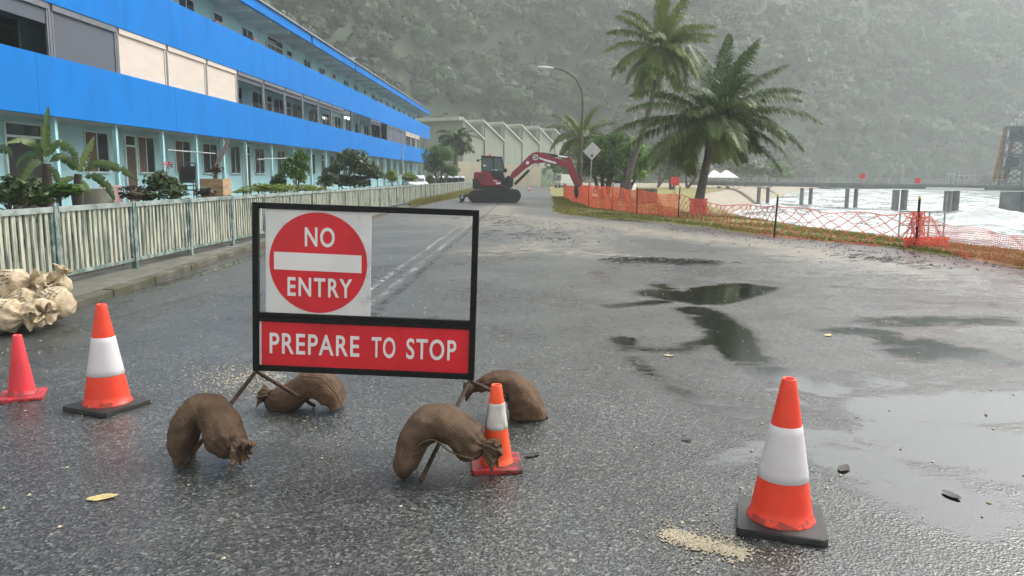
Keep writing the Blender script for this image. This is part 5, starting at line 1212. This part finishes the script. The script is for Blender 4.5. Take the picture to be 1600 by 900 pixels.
palm('coconut_palm', 'tall coconut palm with yellowing fronds behind the leaning palm', [Vector((at(978, 300, 47).x, 47, -.1)), at(984, 270, 47), at(1000, 220, 47), at(1020, 150, 47), at(1034, 75, 47)], [.23, .18, .15, .13, .12], [(a, e, l * .98, d, tn + .28, c) for a, e, l, d, tn, c in fan(36, 12, (3.2, 4.2), 0, (-.75, 1.3), (.8, 1.5), (.2, .65))], 4)
palm('coconut_palm', 'short yellowish palm behind the street lamp and the broad green tree', [at(905, 300, 58) * 1, at(906, 260, 58), at(906, 215, 58)], [.22, .18, .15], [(a, e, l, d, tn + .15, c) for a, e, l, d, tn, c in fan(22, 22, (2.5, 3.3), .3, (-.4, 1.2), (.9, 1.6), (.25, .6))], 5, coconuts=False, leaf=.66, n=50, width=.07)
palm('garden_palm', 'dark drooping palm in front of the green shed, left of the digger', [at(708, 292, 86), at(712, 250, 86), at(713, 219, 86)], [.24, .2, .18], [(a, e, l, d * 1.35, tn - .06, c) for a, e, l, d, tn, c in fan(30, 31, (2.3, 3.1), .1, (-.35, 1.2), (1.3, 1.9), (.1, .35))], 6, group=None, coconuts=False, leaf=.7, n=50, width=.075)

def tree(name, label, base, crowns, trunk_r, seed, fol='tree', cat='tree', group=None, trunk='trunk', crown='crown', n=1500, leaf=.085, lobes=16, stems=None):
    """crowns: list of (centre, (rx, ry, rz)); the trunk forks to each"""
    base = Vector(base); t = empty(name, base, label, cat, group); rg = np.random.default_rng(seed); b = MB()
    Vs, Fs, Sh, off = [], [], [], 0
    for k, (c, r) in enumerate(crowns):
        c = Vector(c); V, F_, s = crown_cards(lobes, n, rg, leaf, 1.0, .66, (.26, .46))
        W = V * np.array(r) + np.array(c); Vs.append(W); Fs.append(F_ + off); off += len(W); Sh.append(s + rg.uniform(-.08, .08))
        s0 = base + Vector((rg.uniform(-.25, .25) * trunk_r * 4, 0, 0)) if (stems or k) else base
        mid = s0.lerp(c, .55) + Vector((rg.uniform(-.1, .1) * r[0], rg.uniform(-.1, .1) * r[1], 0)); P = [Vector(p) for p in catmull([s0 - Vector((0, 0, .15)), mid, c + Vector((0, 0, r[2] * .35))], 12)]
        b.tube(P, [trunk_r * (1 - .75 * i / 11) for i in range(12)], 10)
        for q in range(6):
            j = rg.integers(5, 11); d = rand_dirs(1, rg)[0]; d[2] = abs(d[2]); e = P[j] + Vector(d * np.array(r) * .75); b.tube([P[j], P[j].lerp(e, .5) + Vector((0, 0, .06 * r[2])), e], [trunk_r * .35, trunk_r * .2, trunk_r * .08], 6)
    part(b, trunk, MAT['bark'], t)
    np_mesh(crown, np.concatenate(Vs), np.concatenate(Fs), FOL[fol], False, dict(shade=np.concatenate(Sh)), parent=t)
    return t
ty = 55.0
c1, c2, c3 = at(942, 248, ty), at(985, 252, ty - 1), at(1003, 262, ty)
tree('broadleaf_tree', 'dense dark green broadleaf tree behind the diamond sign', Vector((at(945, 300, ty).x, ty, 0)), [(c1, (2.1, 1.8, 2.1)), (at(958, 226, ty), (1.8, 1.5, 1.5)), (at(925, 266, ty), (1.3, 1.2, 1.3)), (at(950, 272, ty), (1.6, 1.3, 1.1))], .2, 1, n=1700, leaf=.062)
tree('broadleaf_tree', 'bright green rounded tree between the diamond sign and the leaning palm', Vector((at(968, 300, ty - 2).x, ty - 2, 0)), [(c2, (1.75, 1.5, 2.0)), (c3, (1.05, 1.1, 1.5)), (at(985, 275, ty - 1), (1.4, 1.2, 1.0))], .16, 2, n=1700, leaf=.065, fol='bright')
for i, (px, py, Y, r, fol, lab) in enumerate([(1050, 248, 100, (3.4, 3, 2.9), 'shrub', 'misty grey green tree left of the leaning palm'), (1075, 262, 112, (3, 2.6, 2.2), 'shrub', 'small misty tree just left of the leaning palm trunk'), (1030, 255, 120, (4, 3, 3.8), 'tree', 'misty tree showing past the bright green tree'),
                                     (1165, 262, 150, (5, 4, 2.8), 'shrub', 'low misty tree on the shore right of the leaning palm trunk'), (1205, 268, 160, (5, 4, 2.3), 'tree', 'low misty tree on the shore behind the jetty start'), (880, 262, 118, (3.0, 3, 2.6), 'tree', 'dark tree between the mural wall and the street lamp'), (905, 246, 128, (4.2, 3.5, 4.2), 'shrub', 'tall misty tree behind the short palm')]):
    c = at(px, py, Y); tree('shore_tree', lab, (c.x, Y, 0), [(c, r), (c + Vector((r[0] * .5, 0, -r[2] * .35)), tuple(x * .65 for x in r))], .22, 40 + i, fol, group='misty trees along the shore', n=900, leaf=.10)
c = at(688, 248, 74); tree('garden_tree', 'bushy dark green tree at the far end of the flats, over the bins', (c.x, 74, .45), [(c, (1.7, 1.7, 1.7)), (at(676, 262, 74), (1.3, 1.3, 1.3)), (at(704, 268, 74), (1.3, 1.3, 1.0)), (at(672, 283, 74), (.6, .9, .9))], .13, 61, 'tree', n=1100, leaf=.085)

# hedge of shrubs in front of the flats
def shrub(name, label, px, py, Y, r, seed, fol='shrub', n=900, leaf=.10, extra=(), cat='shrub', group='shrubs along the fence', lobes=12):
    c = at(px, py, Y); gz = .09 + .42 * float(sstep(6.5, 10, -c.x)); return tree(name, label, (c.x, Y, gz), [(c, r)] + [(at(a, b_, Y), q) for a, b_, q in extra], .05, seed, fol, cat, group, 'stem', 'foliage', n, leaf, lobes, stems=True)
shrub('conical_shrub', 'tall dark green shrub rising above the fence behind the sign', 463, 270, 27, (.72, .6, .82), 71, 'tree', 1000, .10, ((472, 252, (.36, .4, .5)), (438, 285, (.45, .4, .4))))
shrub('bushy_shrub', 'large spreading bush right of the sign, in front of the flats', 553, 258, 36, (1.15, 1.0, 1.05), 72, 'shrub', 1400, .085, ((582, 272, (.8, .8, .75)), (522, 275, (.65, .7, .8)), (550, 285, (1.2, .9, .55))))
shrub('bushy_shrub', 'low yellowish shrub beside the grey garden pole', 612, 276, 48, (.8, .9, .75), 73, 'lime', 700, .10, ((640, 280, (.9, .9, .55)),))
shrub('low_shrub', 'low lime green ground shrub above the fence rail near the plank box', 405, 296, 21.5, (.62, .5, .22), 74, 'lime', 600, .10, ((440, 297, (.5, .4, .22)), (378, 299, (.35, .4, .16))))
shrub('flowering_shrub', 'leafy shrub with a crimson flower beside the brown door', 250, 288, 16.2, (.40, .4, .36), 75, 'shrub', 420, .16, ((272, 296, (.3, .3, .26)), (232, 300, (.25, .3, .25))))
b = MB(); c = at(262, 258, 16.1)
for i in range(7): a = i * .9; b.add([c, c + Vector((.10 * math.cos(a), .05, .07 * math.sin(a))), c + Vector((.13 * math.cos(a + .5), -.02, .08 * math.sin(a + .5)))], [(0, 1, 2)])
b.tube([c, at(256, 280, 16.2)], .008, 5); b.build('flower', MAT['flower'], bpy.data.objects['flowering_shrub'])
shrub('dark_shrub', 'dark leafy plant at the far left end behind the fence', 16, 300, 11.6, (.42, .4, .34), 76, 'shrub', 260, .17, ((48, 296, (.24, .3, .26)),))
shrub('brown_cordyline', 'dark brown heap of foliage below the right hand banana plant', 205, 306, 14.6, (.36, .4, .22), 77, 'brown', 200, .15)
shrub('dark_fern', 'dark green fern clump under the left banana plant', 95, 306, 12.2, (.52, .4, .24), 78, 'tree', 420, .14, ((60, 310, (.5, .4, .2)),))
shrub('brown_cordyline', 'small reddish brown plant in front of the plank box', 318, 304, 18.2, (.30, .3, .22), 79, 'brown', 240, .16)

shrub('bushy_shrub', 'dark green shrub between the tall shrub and the large spreading bush', 508, 284, 32, (.7, .6, .45), 91, 'shrub', 700, .10)
shrub('low_shrub', 'leafy green plants at the left edge below the banana leaves', 40, 312, 12.6, (.6, .4, .30), 92, 'tree', 500, .12, ((10, 306, (.4, .4, .3)),))
shrub('low_shrub', 'low green plants under the flowering shrub', 225, 308, 15.5, (.5, .4, .2), 93, 'shrub', 420, .12, ((275, 304, (.4, .3, .18)),))
shrub('low_shrub', 'tangle of green leaves at the foot of the tall dark shrub', 480, 296, 25, (.7, .5, .28), 94, 'lime', 450, .11)
def banana(label, stem, leaves, Y, seed):
    base = at(*stem[0], Y); base.z = .3; t = empty('banana_plant', base, label, 'banana plant', 'banana plants behind the fence'); rg = random.Random(seed)
    b = MB(); b.tube([base - Vector((0, 0, .2))] + [at(x, y, Y) for x, y in stem[1:]], [.10, .085, .06][:len(stem)], 12); part(b, 'stem', MAT['bark'], t)
    for pts, wpx, dY, tone in leaves:
        n = 26; P = catmull([at(x, y, Y + dY * i / (len(pts) - 1)) for i, (x, y) in enumerate(pts)], n); W = wpx * Y / F_PX / 2; V, F_, Sh = [], [], []
        ph = rg.uniform(0, 6); tilt = rg.uniform(-.35, .35)
        for i in range(n):
            tg = Vector(P[min(i + 1, n - 1)] - P[max(i - 1, 0)]).normalized(); s = tg.cross(Vector((math.sin(tilt) * .4, -1, .45))).normalized(); up = s.cross(tg)
            tt = i / (n - 1); w = W * (math.sin(math.pi * min(1, max(0, (tt - .12) / .88)) ** .75) ** .6 if tt > .12 else .04)
            for u in (-1, -.5, 0, .5, 1):
                jag = 1 + (.14 * math.sin(i * 2.6 + u * 3 + ph) if abs(u) == 1 else 0)
                V.append(Vector(P[i]) + s * (u * w * jag) + up * (-.30 * w * abs(u) ** 1.6 + .02)); Sh.append(tone + .12 * math.sin(i * 1.9 + u) + (.2 if u == 0 else 0) - .14 * (u > 0))  # midrib toned paler, one half of the blade toned darker
        slit = {rg.randrange(5, n - 2) for _ in range(6)}
        for i in range(n - 1):
            for j in range(4):
                if i in slit and j in ((0,) if i % 2 else (3,)): continue
                F_.append((i * 5 + j, i * 5 + j + 1, i * 5 + j + 6, i * 5 + j + 5))
        lf = np_mesh('leaf', [v[:] for v in V], F_, FOL['banana'], True, dict(shade=Sh), parent=t)
q = lambda *p: [(u / 6.43, 180 + v / 6.43) for u, v in p]
banana('left banana plant with one upright spear leaf and torn broad leaves', [(73, 330), (74, 290), (74, 256)], [(q((470, 470), (455, 330), (455, 170), (495, -100)), 17, -.2, .45), (q((465, 470), (350, 300), (200, 255), (60, 290)), 15, -.7, .5), (q((470, 480), (380, 330), (320, 270), (255, 245)), 13, .5, .25), (q((480, 470), (560, 300), (680, 330), (790, 420)), 15, -.3, .3),
    (q((460, 490), (330, 480), (240, 600), (180, 800)), 18, -.5, .35), (q((480, 500), (580, 420), (680, 450), (790, 560)), 14, .3, .12), (q((450, 480), (330, 400), (230, 420), (170, 520)), 13, .3, .15), (q((470, 480), (540, 300), (590, 260), (640, 290)), 12, .4, .75), (q((480, 520), (540, 560), (580, 640), (610, 720)), 11, -.2, .2)], 13.0, 1)
banana('right banana plant with a broad lime leaf raised over the tub', [(122, 330), (122, 300), (122, 272)], [(q((790, 620), (830, 480), (890, 350), (955, 215)), 17, -.3, .85), (q((800, 620), (960, 490), (1180, 530), (1400, 660)), 15, .2, .3), (q((800, 630), (960, 620), (1080, 720), (1160, 860)), 14, -.3, .2), (q((780, 620), (690, 640), (600, 660), (520, 640)), 12, -.3, .55),
    (q((780, 610), (700, 480), (600, 430), (500, 470)), 13, .3, .12), (q((790, 610), (760, 450), (740, 380), (700, 340)), 12, .4, .3), (q((790, 620), (850, 700), (880, 750), (930, 790)), 9, -.2, .9)], 13.6, 2)
banana('banana plant at the far left edge with a single drooping leaf in view', [(-14, 330), (-14, 290), (-14, 255)], [(q((-90, 480), (-20, 350), (60, 350), (140, 420)), 15, -.2, .25), (q((-90, 480), (-160, 350), (-240, 350), (-300, 450)), 15, .2, .3), (q((-90, 480), (-60, 300), (-90, 200), (-150, 120)), 15, .2, .4)], 12.6, 3)

# ------------------------------------------------------------------ things standing in the gardens
def gz(p): return .09 + .42 * float(sstep(6.5, 10, -p.x))
p = at(145, 305, 14.4); b = MB(); c = Vector((p.x, 14.4, gz(p))); h = p.z + .12 - c.z
b.lathe([(.30, 0), (.37, h), (.33, h), (.31, h - .06), (0, h - .06)], 28, c); tag(b.build('planter_tub', MAT['concrete'], origin=c), 'pale grey round planter tub between the bananas and the plastic chair', 'planter')
def plastic_chair(label, px, Y, rz, mat, k=1.0, name='garden_chair', group=None):
    p = at(px, 300, Y); loc = Vector((p.x, Y, gz(p))); t = empty(name, loc, label, 'chair', group, rz); L_ = lambda b, n, **kw: b.build(n, MAT[mat], t, local=True, **kw)
    b = MB(); b.box((0, 0, .42), (.46, .44, .03)); L_(b, 'seat', bevel=.01); b = MB(); b.box((0, .23, .66), (.44, .03, .46), Matrix.Rotation(-.2, 3, 'X')); L_(b, 'backrest', bevel=.012)
    for x in (-.2, .2):
        for y in (-.19, .19): b = MB(); b.bar((x, y, .41), (x * 1.15, y * 1.2, 0), .04); L_(b, 'leg')
        b = MB(); b.bar((x * 1.15, -.2, .62), (x * 1.15, .26, .64), .045, .03); b.bar((x * 1.15, -.2, .41), (x * 1.15, -.2, .62), .04); L_(b, 'armrest')
    return t
plastic_chair('faded pink plastic chair beside the planter tub', 172, 16.5, R(25), 'pinkish')
p = at(292, 300, 21); loc = Vector((p.x, 21, .5)); t = empty('chair_stack', loc, 'stack of dark metal chairs on the bench before the flats', 'chairs', None, R(15))
for i in range(3):
    z = .22 + .12 * i; b = MB(); b.box((0, 0, z + .42), (.44, .42, .025)); b.build('seat', MAT['machine_dark'], t, local=True); b = MB()
    for x in (-.21, .21): b.tube([(x, -.22, z), (x, -.2, z + .42), (x, .2, z + .44), (x * 1.0, .30, z + .9)], .014, 6); b.tube([(x, .28, z), (x, .2, z + .44)], .014, 6)
    b.tube([(-.21, .30, z + .9), (0, .33, z + .93), (.21, .30, z + .9)], .014, 6); b.box((0, .27, z + .72), (.40, .02, .22)); b.build('chair_frame', MAT['machine_dark'], t, local=True)
p = at(292, 300, 20.6); c = Vector((p.x, 20.6, .5)); t = empty('garden_bench', c, 'dark low bench carrying the stacked chairs', 'bench'); b = MB(); b.box(c + Vector((0, .2, .21)), (2.0, .6, .05)); part(b, 'bench_top', MAT['timber_dark'], t)
for x in (-.85, .85):
    for y in (0, .4): b = MB(); b.box(c + Vector((x, y, .08)), (.09, .07, .22)); part(b, 'leg', MAT['timber_dark'], t)
p = at(337, 290, 22); c = Vector((p.x, 22, .5)); b = MB(); h = at(337, 279, 22).z - .5
for i in range(4): b.box(c + Vector((0, 0, h * (i + .5) / 4)), (.66, .6, h / 4 - .012))
tag(b.build('plank_box', MAT['timber'], origin=c), 'tan timber plank planter box in front of the flats', 'planter')
shrub('potted_plant', 'dark reddish plant growing on top of the plank box', 336, 268, 22, (.30, .25, .22), 81, 'brown', 200, .16, group=None, cat='plant')
p = at(370, 293, 23.5); c = Vector((p.x, 23.5, .5)); b = MB(); b.prism([(c.x - .5, .5), (c.x + .45, .5), (c.x + .5, .72), (c.x + .1, .80), (c.x - .3, .74), (c.x - .42, 1.25), (c.x - .5, 1.25)], 23.2, 23.8); tag(b.build('garden_trolley', MAT['black'], origin=c, bevel=.02, fix=True), 'black garden trolley with an upright handle right of the plank box', 'trolley')
a, e = at(262, 234.5, 23.5), at(336, 240, 27); b = MB(); b.tube([a, e], .022, 8); tag(b.build('drying_pole', MAT['steel'], origin=a), 'grey drying pole hung level across two windows of the flats', 'pole')
a, e = at(402, 249, 30), at(456, 247, 34); b = MB(); b.tube([a, e], .022, 8); tag(b.build('drying_pole', MAT['steel'], origin=a), 'short grey drying pole near the tall dark shrub', 'pole')
a, e = at(337, 262, 25), at(357, 221, 26.5); b = MB(); b.bar(a, e, .10); b.bar(Vector((a.x, a.y, .5)), a, .08); tag(b.build('timber_prop', MAT['timber_dark'], origin=(a.x, a.y, .5)), 'slanting dark timber prop leaning under the balcony', 'post')

# ================================================================== GROUND COVER AND LITTER
def blades(name, label, xy, z, hgt, mat, seed, kind='stuff', w=.012):
    rg = np.random.default_rng(seed); n = len(xy); a = rg.random(n) * 6.28; h = hgt * rg.uniform(.5, 1.3, n); lean = rg.normal(size=(n, 2)) * .35 * h[:, None]
    B = np.stack([xy[:, 0], xy[:, 1], z], 1); d = np.stack([np.cos(a), np.sin(a), 0 * a], 1) * w * rg.uniform(.6, 1.5, (n, 1))
    T = B + np.concatenate([lean, h[:, None]], 1); V = np.stack([B - d, B + d, T], 1).reshape(-1, 3); sh = np.clip(rg.normal(size=n) * .2 + .4 + .5 * (fbm(xy[:, 0], xy[:, 1], .5, 99) - .5), 0, 1)
    o = np_mesh(name, V, np.arange(n * 3).reshape(-1, 3), mat, False, dict(shade=np.repeat(sh, 3))); return tag(o, label, name.replace('_', ' ').split()[-1], kind=kind)
rg = np.random.default_rng(3); n = 60000; y = rg.uniform(11, 60, n); t = rg.random(n) ** 1.1
x0 = verge_x(y) + .05 + .1 * np.sin(y * 2.1); x = x0 + t * np.maximum(.5, np.minimum(shore_x(y) - x0, 6)); k = fbm(x, y, .55, 17) + .25 * rg.random(n) > .46
blades('verge_grass', 'short wet grass on the verge under the orange mesh', np.stack([x, y], 1)[k], np.full(k.sum(), .03), .075, FOL['grass'], 1, w=.016)
n = 9000; y = rg.uniform(38, 86, n); x = -5.95 + np.abs(rg.normal(size=n)) * .33 * sstep(38, 60, y) + .02
blades('tall_grass', 'tall yellowish grass along the foot of the fence behind the digger', np.stack([x, y], 1), np.full(n, .0), .34, FOL['dry'], 2, w=.02)
n = 7000; y = rg.uniform(4, 60, n); x = rg.uniform(-11, -6.6, n)
blades('garden_grass', 'low weeds growing in the garden bed behind the fence', np.stack([x, y], 1), .1 + .42 * sstep(6.5, 10, -x), .16, FOL['grass'], 4, w=.02)

def pebbles(name, label, C_, size, mat, seed):
    rg = np.random.default_rng(seed); n = len(C_); o = np.array([(1, 0, 0), (-1, 0, 0), (0, 1, 0), (0, -1, 0), (0, 0, 1), (0, 0, -1)], float); f = np.array([(0, 2, 4), (2, 1, 4), (1, 3, 4), (3, 0, 4), (2, 0, 5), (1, 2, 5), (3, 1, 5), (0, 3, 5)])
    s = size * rg.uniform(.5, 1.6, (n, 1, 1)) * rg.uniform(.6, 1.2, (n, 6, 3)); th = rg.random(n) * 6.28; c, q_ = np.cos(th)[:, None], np.sin(th)[:, None]; W = o[None] * s
    W = np.stack([W[:, :, 0] * c - W[:, :, 1] * q_, W[:, :, 0] * q_ + W[:, :, 1] * c, W[:, :, 2] * .7], 2) + C_[:, None, :]
    o_ = np_mesh(name, W.reshape(-1, 3), (f[None] + 6 * np.arange(n)[:, None, None]).reshape(-1, 3), mat, False); return tag(o_, label, 'gravel', kind='stuff')
def along(pts, n, spread, seed, z=.004):
    rg = np.random.default_rng(seed); P = [g(*p) for p in pts]; out = []
    for i in range(n):
        t = rg.random() * (len(P) - 1); j = min(int(t), len(P) - 2); c = P[j].lerp(P[j + 1], t - j); out.append((c.x + rg.normal() * spread, c.y + rg.normal() * spread * 1.2, z))
    return np.array(out)
pebbles('coral_gravel', 'spill of pale coral gravel by the foot of the right hand cone', np.concatenate([along([(1046, 834), (1075, 845), (1110, 853), (1165, 864)], 1500, .032, 1), along([(1040, 830), (1180, 875)], 320, .10, 2)]), .0055, MAT['gravel'], 1)
pebbles('coral_gravel', 'thin patch of pale coral gravel under the left end of the sign', np.concatenate([along([(350, 584), (385, 592), (420, 604)], 650, .16, 3), along([(360, 590), (420, 600)], 250, .3, 4)]), .006, MAT['gravel'], 2)
pebbles('loose_chips', 'pale chips of coral and shell scattered thinly over the wet road', np.concatenate([np.stack([rg.uniform(-5, 7, 900), rg.uniform(2.5, 16, 900), np.full(900, .003)], 1), np.stack([rg.uniform(-3, 9, 1300), rg.uniform(14, 32, 1300), np.full(1300, .004)], 1)]), .0085, MAT['gravel'], 3)
pebbles('beach_rubble', 'dark broken rubble washed across the road near the digger', np.concatenate([along([(770, 345), (930, 360)], 110, .9, 6, .008), along([(820, 372), (905, 378)], 40, .5, 7, .01), along([(1000, 350), (1400, 395), (1600, 415)], 420, .9, 8, .006)]), .020, MAT['twig'], 4)
pebbles('sea_wall_rock', 'dark wet rocks along the sea wall below the verge', np.stack([shore_x(np.linspace(5, 58, 420)) + rg.uniform(.3, 2.2, 420), np.linspace(5, 58, 420), rg.uniform(-2.2, -.9, 420)], 1), .34, MAT['rock'], 5)
# washed-up twigs
def twigs(label, pts, n, spread, seed, ln, stretch=1.0):
    rg_ = random.Random(seed); C_ = along(pts, n, spread, seed, .012); b = MB()
    for c in C_:
        a = rg_.gauss(0, .55); L_ = ln * rg_.uniform(.3, 1.5); d = Vector((math.cos(a), math.sin(a), 0)) * L_ / 2; c = Vector(c); b.tube([c - d, c + Vector((rg_.uniform(-.05, .05), rg_.uniform(-.05, .05), rg_.uniform(0, .05))), c + d + Vector((0, 0, rg_.uniform(-.005, .03)))], [.003, .006 * rg_.uniform(.6, 1.6), .003], 5)
    tag(b.build('driftwood_twigs', MAT['twig']), label, 'twigs', kind='stuff')
twigs('long dark mat of washed up twigs lying on the wet road', [(965, 408), (1020, 408), (1060, 410), (1115, 412)], 210, .20, 11, .24)
twigs('thin scatter of dark twigs on the road below the digger', [(760, 338), (800, 362), (860, 372)], 80, .7, 12, .34)
twigs('line of dark twigs washed up near the verge', [(1290, 372), (1330, 402), (1380, 405), (1440, 418)], 80, .3, 13, .24)
def litter(name, label, px, py, size, mat, seed, cat='leaf'):
    rg_ = random.Random(seed); c = g(px, py, .004); b = MB(); n = 9; yaw = rg_.uniform(0, 3); V = []
    for i in range(n):
        t = i / (n - 1); w = size * .26 * math.sin(math.pi * (.06 + .9 * t)) ** .8; x = (t - .5) * size
        for s in (-1, 0, 1): V.append(c + Matrix.Rotation(yaw, 3, 'Z') @ Vector((x, s * w * rg_.uniform(.85, 1.15), .0005 + abs(s) * .004 + .006 * abs(t - .4))))
    b.add(V, [(i * 3 + j, i * 3 + j + 1, i * 3 + j + 4, i * 3 + j + 3) for i in range(n - 1) for j in range(2)], True); tag(b.build(name, mat, origin=c), label, cat)
litter('fallen_leaf', 'crumpled yellow leaf on the road below the left cones', 160, 778, .14, MAT['leaf_litter'], 1)
litter('fallen_leaf', 'small yellow leaf beside the dark puddle left of the right cone', 1045, 556, .09, MAT['leaf_litter'], 2)
litter('fallen_leaf', 'small yellow leaf on the open asphalt above the right cone', 1294, 524, .12, MAT['leaf_litter'], 3)
litter('dead_leaf', 'curled brown leaf on the asphalt right of the small scuffed cone', 832, 711, .11, MAT['twig'], 4); litter('dead_leaf', 'dark leaf on the asphalt at the right edge beyond the cone', 1486, 774, .11, MAT['twig'], 5); litter('dead_leaf', 'small dark leaf between the sign and the right cone', 1072, 687, .07, MAT['twig'], 6); litter('dead_leaf', 'dark leaf right of the right cone top', 1318, 732, .12, MAT['twig'], 7)
print('objects', len(S.objects))
